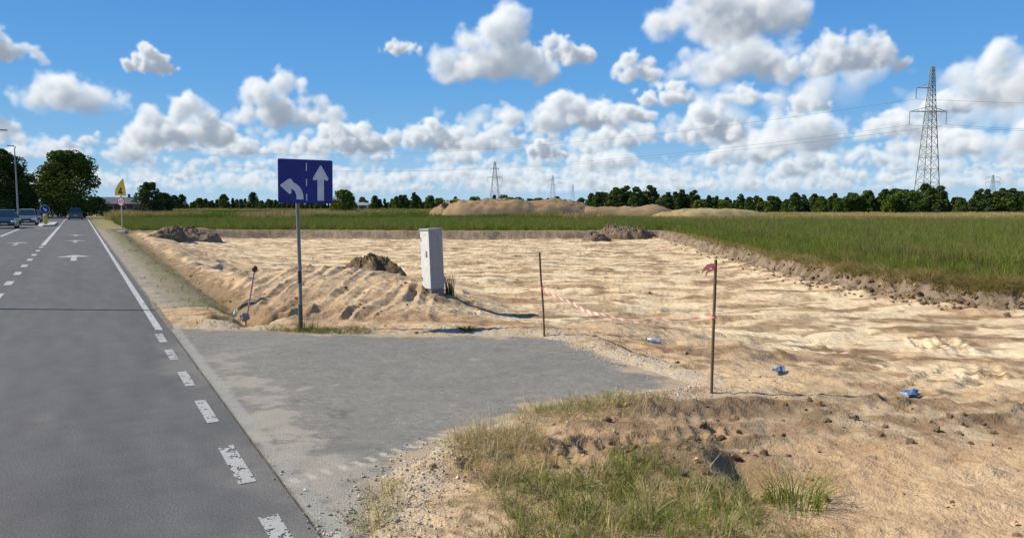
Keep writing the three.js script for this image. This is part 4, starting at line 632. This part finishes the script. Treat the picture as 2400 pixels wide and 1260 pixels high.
// ------------------------------------------------------------------ far roadside: warning signs, traffic island, lamps, cars
{ const [x, z] = [-29.6, -56.6], g = height(x, z), t = thing('warning_sign', 'yellow triangular warning sign above a round speed limit sign on a post', 'road sign', [x, g, z], ROAD_TURN - 0.75);
  part('post', [bar([0, -0.3, 0], [0, 3.9, 0], 0.04, 10), bar([0, 0, 0.06], [0, 0.9, 0.05], 0.03, 8)], std([0.5, 0.46, 0.36], 0.7), t);
  const w = t; const tri = (s) => [[-s, -s * 0.58], [s, -s * 0.58], [s * 0.5, s * 1.15]];
  part('yellow_board', new THREE.ExtrudeGeometry(new THREE.Shape([[-0.5, 2.86], [0.5, 2.8], [0.44, 3.35], [0.3, 4.15], [-0.1, 3.75], [-0.42, 3.3]].map(([a, b]) => new THREE.Vector2(a, b))), { depth: 0.02, bevelEnabled: false }).translate(0, 0, 0.05), std([0.62, 0.42, 0.03], 0.5, { map: grit }), w);
  part('symbol', plate([[-0.16, 2.98], [0.2, 2.98], [0.22, 3.08], [0.08, 3.16], [0.16, 3.4], [0.04, 3.46], [-0.08, 3.2], [-0.18, 3.1]]).translate(0, 0, 0.073), black, w);
  const disc = part('round_board', bar([0, 2.42, 0.05], [0, 2.42, 0.07], 0.36, 28), std([0.72, 0.72, 0.70], 0.5), w);
  part('red_ring', new THREE.TorusGeometry(0.31, 0.045, 4, 32).scale(1, 1, 0.15).translate(0, 2.42, 0.075), std([0.55, 0.03, 0.03], 0.5), disc);
  part('digits', [box(0.03, 0.2, 0.004, -0.11, 2.42, 0.075), box(0.11, 0.03, 0.004, -0.085, 2.34, 0.081), new THREE.TorusGeometry(0.075, 0.018, 4, 18).scale(0.8, 1.3, 0.15).translate(0.09, 2.42, 0.077)], black, disc);
  part('foot', new RoundedBoxGeometry(0.8, 0.22, 0.4, 2, 0.04).translate(0.05, 0.09, 0.1), std([0.45, 0.42, 0.34], 0.9, { map: grit }), t);
}
{ // traffic island
  const t = thing('traffic_island', 'low pale kerbed traffic island between the lanes ahead', 'traffic island', [0, 0, 0]), sh = new THREE.Shape(); const pt = (s, w) => { const [x, z] = fromRoad(s, w); return new THREE.Vector2(x, -z); }; [[86, -3.1], [87, -3.5], [99, -3.7], [100, -3.4], [100, -2.2], [87, -2.2], [86, -2.6]].forEach(([a, b], i) => { const p = pt(a, b); i ? sh.lineTo(p.x, p.y) : sh.moveTo(p.x, p.y); });
  part('kerb', new THREE.ExtrudeGeometry(sh, { depth: 0.14, bevelEnabled: true, bevelSize: 0.04, bevelThickness: 0.03, bevelSegments: 1 }).rotateX(-Math.PI / 2), std([0.48, 0.47, 0.44], 0.9, { map: grit }), t);
  const [x, z] = fromRoad(88.5, -2.95), b = thing('island_bollard', 'yellow bollard with a round blue arrow sign on the traffic island', 'bollard', [x, 0.16, z], ROAD_TURN);
  part('bollard_body', new THREE.CapsuleGeometry(0.2, 0.62, 6, 14).scale(1, 1, 0.7).translate(0, 0.5, 0), std([0.42, 0.36, 0.05], 0.5), b); part('mast', bar([0, 0, -0.05], [0, 1.95, -0.05], 0.035, 8), steel, b);
  const d = part('blue_disc', bar([0, 1.5, 0.02], [0, 1.5, 0.035], 0.42, 30), blue, b); part('white_arrow', plate([[-0.05, 0.2], [0.05, 0.2], [0.05, -0.02], [0.14, -0.02], [0, -0.24], [-0.14, -0.02], [-0.05, -0.02]].map(([p, q]) => { const c = Math.cos(0.75), s = Math.sin(0.75); return [p * c - q * s, p * s + q * c]; })).translate(0, 1.5, 0.036), paintWhite, d); part('disc_rim', new THREE.TorusGeometry(0.41, 0.012, 5, 30).translate(0, 1.5, 0.035), paintWhite, d);
}
function lamp(label, [x, z], h, arm) {
  const t = thing('street_lamp', label, 'street lamp', [x, 0, z], ROAD_TURN); const grey = std([0.30, 0.31, 0.30], 0.6, { metalness: 0.3 });
  part('pole', [bar([0, -0.2, 0], [0, h, 0], 0.10, 12, 0.05), bar([0, -0.1, 0], [0, 0.5, 0], 0.13, 12)], grey, t); part('arm', new THREE.TubeGeometry(new THREE.CatmullRomCurve3([[0, h - 0.1, 0], [0.12, h + 0.1, 0], [arm * 0.5, h + 0.18, 0], [arm, h + 0.2, 0]].map((p) => new THREE.Vector3(...p))), 12, 0.035, 8), grey, t); part('lamp_head', new RoundedBoxGeometry(0.7, 0.1, 0.26, 2, 0.045).translate(arm + 0.25, h + 0.2, 0), std([0.24, 0.25, 0.26], 0.5), t);
}
lamp('street lamp left of the picture casting a thin shadow across the road', fromRoad(21.5, -6.5), 8.4, 1.4);
lamp('street lamp whose head reaches in at the left edge of the picture', fromRoad(73, -6.8), 7.9, 1.5);
lamp('tall grey street lamp in front of the dark left trees', [-54.2, -81.9], 8.3, -0.6);
function car(label, [x, z], turn, paintC, kind) {
  const t = thing('car', label, 'car', [x, 0, z], turn), van = kind === 'suv', L = 4.4, W = 1.78, H = van ? 1.68 : 1.48, body = new THREE.MeshPhysicalMaterial({ color: lin(...paintC), roughness: 0.35, clearcoat: 0.8, clearcoatRoughness: 0.15 }), glass = new THREE.MeshPhysicalMaterial({ color: lin(0.02, 0.03, 0.035), roughness: 0.08, metalness: 0, clearcoat: 1 }), rub = std([0.02, 0.02, 0.02], 0.85);
  const V = (...a) => a.map((p) => new THREE.Vector3(...p)), mir = (a) => [...a, ...a.map(([p, q, s]) => [-p, q, s])], b = H * 0.58;
  part('body', new ConvexGeometry(V(...mir([[W * 0.44, 0.28, -L / 2], [W * 0.5, 0.24, -L / 2 + 0.35], [W * 0.5, 0.24, L / 2 - 0.3], [W * 0.44, 0.3, L / 2], [W * 0.43, 0.66, -L / 2 + 0.03], [W * 0.5, 0.62, -L / 2 + 0.5], [W * 0.46, b, -L / 2 + 1.1], [W * 0.47, b + 0.02, L / 2 - 0.1], [W * 0.45, 0.7, L / 2], [W * 0.5, 0.66, L / 2 - 0.4], [W * 0.40, b - 0.08, -L / 2 + 0.25]]))), body, t);
  const c0 = -L / 2 + 1.15, c1 = van ? L / 2 - 0.15 : L / 2 - 0.45, r0 = c0 + 0.75, r1 = c1 - 0.35;
  part('roof', new ConvexGeometry(V(...mir([[W * 0.46, b - 0.02, c0], [W * 0.46, b - 0.02, c1], [W * 0.37, H - 0.03, r0], [W * 0.37, H - 0.03, r1], [W * 0.33, H, r0 + 0.2], [W * 0.33, H, r1 - 0.2]]))), body, t);
  const quad = (a, off) => { const [p, q, r, s] = V(...a), n = q.clone().sub(p).cross(s.clone().sub(p)).normalize().multiplyScalar(off), g = new ConvexGeometry([p, q, r, s].flatMap((v) => [v.clone().add(n), v.clone().sub(n)])); return g; };
  const m = (p, q, k) => p.map((v, i) => v + (q[i] - v) * k);
  part('windscreen', quad([[-W * 0.43, b + 0.03, c0 + 0.06], [W * 0.43, b + 0.03, c0 + 0.06], [W * 0.35, H - 0.08, r0 - 0.04], [-W * 0.35, H - 0.08, r0 - 0.04]], 0.012), glass, t); part('rear_window', quad([[-W * 0.42, b + 0.05, c1 - 0.04], [W * 0.42, b + 0.05, c1 - 0.04], [W * 0.35, H - 0.1, r1 + 0.06], [-W * 0.35, H - 0.1, r1 + 0.06]], 0.012), glass, t);
  for (const k of [-1, 1]) { part('side_window', quad([[k * W * 0.456, b + 0.04, c0 + 0.22], [k * W * 0.456, b + 0.04, c1 - 0.18], [k * W * 0.376, H - 0.09, r1 - 0.02], [k * W * 0.376, H - 0.09, r0 + 0.06]], 0.012), glass, t); part('headlight', new RoundedBoxGeometry(0.34, 0.15, 0.12, 2, 0.05).translate(k * W * 0.37, 0.63, -L / 2 + 0.06), std([0.75, 0.77, 0.78], 0.15, { metalness: 0.4 }), t); part('tail_light', new RoundedBoxGeometry(0.2, 0.2, 0.08, 2, 0.03).translate(k * W * 0.41, 0.76, L / 2 - 0.02), std([0.30, 0.01, 0.01], 0.3), t); part('mirror', new RoundedBoxGeometry(0.2, 0.14, 0.1, 2, 0.04).translate(k * (W * 0.5 + 0.07), b + 0.08, c0 + 0.35), body, t); for (const zz of [-L / 2 + 0.85, L / 2 - 0.8]) { const wh = part('wheel', new THREE.CylinderGeometry(0.32, 0.32, 0.2, 22).rotateZ(Math.PI / 2).translate(k * (W * 0.5 - 0.09), 0.32, zz), rub, t); part('rim', new THREE.CylinderGeometry(0.2, 0.2, 0.03, 14).rotateZ(Math.PI / 2).translate(k * (W * 0.5 + 0.012), 0.32, zz), steel, wh); } }
  part('grille', new RoundedBoxGeometry(0.8, 0.16, 0.05, 2, 0.02).translate(0, 0.58, -L / 2 + 0.0), black, t); part('bumper', new RoundedBoxGeometry(W * 0.9, 0.2, 0.14, 2, 0.05).translate(0, 0.34, -L / 2 - 0.02), std([0.04, 0.04, 0.045], 0.6), t); part('number_plate', box(0.5, 0.11, 0.02, 0, 0.44, -L / 2 - 0.095), paintWhite, t); part('number_plate', box(0.5, 0.11, 0.02, 0, 0.6, L / 2 + 0.01), paintWhite, t);
}
car('dark teal car facing us at the left edge of the picture', fromRoad(81.5, -5.75), ROAD_TURN + Math.PI, [0.02, 0.055, 0.065], 'suv');
car('grey car facing us behind the teal car', fromRoad(94.5, -4.75), ROAD_TURN + Math.PI, [0.17, 0.17, 0.165], 'suv');
car('dark blue car half hidden behind the yellow island bollard', fromRoad(110, -4.9), ROAD_TURN + Math.PI, [0.02, 0.03, 0.07], 'sedan');
car('small dark green car driving away far along the road', fromRoad(125, -0.45), ROAD_TURN, [0.02, 0.06, 0.055], 'suv');
function house(label, [x, z], turn, w, d, e, rg, wallC, roofC, n) { const t = thing('house', label, 'house', [x, 0, z], turn); part('wall', [box(w, e, d, 0, e / 2, 0)], std(wallC, 0.9, { map: grit }), t); const sh = new THREE.Shape([[-d / 2 - 0.4, e - 0.15], [d / 2 + 0.4, e - 0.15], [0, rg]].map(([a, b]) => new THREE.Vector2(a, b))); const rf = part('roof', new THREE.ExtrudeGeometry(sh, { depth: w + 0.8, bevelEnabled: false }).rotateY(Math.PI / 2).translate(-w / 2 - 0.4, 0, 0), std(roofC, 0.85, { map: grit }), t); part('chimney', box(0.5, 1.0, 0.5, w * 0.2, rg + 0.2, 0), std([0.2, 0.1, 0.07], 0.9), rf); for (let i = 0; i < n; i++) { const xx = -w / 2 + (i + 0.5) * w / n; const wi = part('window', box(1.0, 1.1, 0.08, xx, e * 0.55, d / 2), std([0.03, 0.04, 0.05], 0.1), t); part('frame', [box(1.14, 0.07, 0.12, xx, e * 0.55 + 0.585, d / 2), box(1.14, 0.07, 0.12, xx, e * 0.55 - 0.585, d / 2), box(0.07, 1.1, 0.12, xx - 0.535, e * 0.55, d / 2), box(0.07, 1.1, 0.12, xx + 0.535, e * 0.55, d / 2)], paintWhite, wi); } part('door', box(0.95, 2.0, 0.1, w * 0.02, 1.0, d / 2 + 0.01), std([0.1, 0.06, 0.04], 0.7), t); return t; }
house('low brick house with a grey roof behind the yellow warning sign', at(282, 172), 0.35, 10.5, 7, 2.5, 3.9, [0.17, 0.085, 0.06], [0.09, 0.105, 0.12], 4);
house('small white shed far off right of the blue lane sign', at(852, 285), 0.1, 3.6, 3.0, 2.2, 3.1, [0.72, 0.72, 0.70], [0.3, 0.3, 0.3], 2);

// ------------------------------------------------------------------ pylons and their wires
function pylon(label, [x, z], H, turn, arms, bw, col, th = 1) {
  const t = thing('pylon', label, 'power pylon', [x, -0.2, z], turn), m = std(col, 0.7, { metalness: 0.2 }), waist = H * 0.68, ww = bw * 0.2, tw = bw * 0.07, half = (y) => (y < waist ? lerp(bw / 2, ww, y / waist) : lerp(ww, tw, (y - waist) / (H - waist))), corner = (y, k) => { const a = half(y); return [[a, y, a], [a, y, -a], [-a, y, -a], [-a, y, a]][k & 3]; };
  for (let k = 0; k < 4; k++) part('leg', [bar(corner(0, k), corner(waist, k), 0.13 * th, 4), bar(corner(waist, k), corner(H, k), 0.10 * th, 4)], m, t);
  const lat = []; for (let y = 0; y < H * 0.97; ) { const y2 = Math.min(H, y + Math.max(1.0, half(y) * 1.7)); for (let k = 0; k < 4; k++) { lat.push(bar(corner(y, k), corner(y2, k + 1), 0.055 * th, 3), bar(corner(y, k + 1), corner(y2, k), 0.055 * th, 3), bar(corner(y2, k), corner(y2, k + 1), 0.05 * th, 3)); } y = y2; }
  part('lattice', lat, m, t); part('peak', bar([0, H, 0], [0, H + 1.0, 0], 0.12 * th, 4, 0.03), m, t);
  const tips = [];
  for (const [y, len, drop] of arms) { const s = Math.sign(len), a = half(y), n = 5, g = [bar([0, y, a], [len, y, 0], 0.085 * th, 4), bar([0, y, -a], [len, y, 0], 0.085 * th, 4), bar([0, y + 1.5, 0], [len, y, 0], 0.07 * th, 4)]; for (let i = 1; i < n; i++) { const q = i / n; g.push(bar([len * q, y, a * (1 - q)], [len * q, y + 1.5 * (1 - q), 0], 0.04 * th, 3), bar([len * q, y, -a * (1 - q)], [len * q, y + 1.5 * (1 - q), 0], 0.04 * th, 3)); } const ar = part('crossarm', g, m, t); const ins = []; ins.push(bar([len, y, 0], [len, y - drop, 0], 0.05 * th, 5)); for (let i = 1; i < 9; i++) ins.push(bar([len, y - drop * i / 9, 0], [len, y - drop * i / 9 - 0.09, 0], 0.17 * th, 8)); part('insulator', ins, std([0.10, 0.12, 0.11], 0.4), ar); tips.push([len, y - drop]); }
  return tips.map(([lx, ly]) => [x + Math.cos(turn) * lx, ly - 0.2, z - Math.sin(turn) * lx]);
}
const galv = [0.22, 0.27, 0.26], ARMS = [[35.4, -4.3, 3.1], [28.8, -5.9, 3.8], [28.8, 4.6, 3.8]];
const p1 = pylon('tall lattice power pylon rising behind the right-hand wood', at(2168, 215), 41.5, 0, ARMS, 5.4, galv);
const p2 = pylon('smaller distant lattice pylon above the long spoil heap', at(1160, 690), 41.5, 0.2, [[35.4, -4.3, 3.1], [35.4, 3.6, 3.1], [27.5, -7, 3.8], [27.5, 7, 3.8]], 9.5, galv, 1.4);
pylon('faint thin pylon right of the one above the spoil heap', at(1295, 1000), 41.5, 0.2, ARMS, 8.5, galv, 1.0);
pylon('faintest of the three distant pylons above the spoil heap', at(1342, 1450), 41.5, 0.2, ARMS, 8.5, galv, 1.0);
pylon('faint wide-armed pylon right of the tall pylon', at(2321, 620), 27, 0, [[25, -6, 2.5], [25, 6, 2.5], [21, -6, 2.5], [21, 6, 2.5]], 6, galv, 1.0);
function wire(a, b, sag, label) { const A = new THREE.Vector3(...a), B = new THREE.Vector3(...b), pts = []; for (let i = 0; i <= 24; i++) { const t = i / 24, p = A.clone().lerp(B, t); p.y -= sag * 4 * t * (1 - t); pts.push(p); } tag(part('power_line', new THREE.TubeGeometry(new THREE.CatmullRomCurve3(pts), 60, 0.028, 4), std([0.12, 0.13, 0.14], 0.5), scene), label, 'wire', 'wires hanging from the tall pylon'); }
p1.forEach(([x, y, z], i) => { wire([x, y, z], [x - 300, y + 1, z - 190], 9, ['upper', 'lower outer', 'lower inner'][i] + ' power line running left from the tall pylon'); wire([x, y, z], [x + 260, y, z + 120], 8, ['upper', 'lower left', 'lower right'][i] + ' power line running right from the tall pylon'); });
renderer.render(scene, camera);
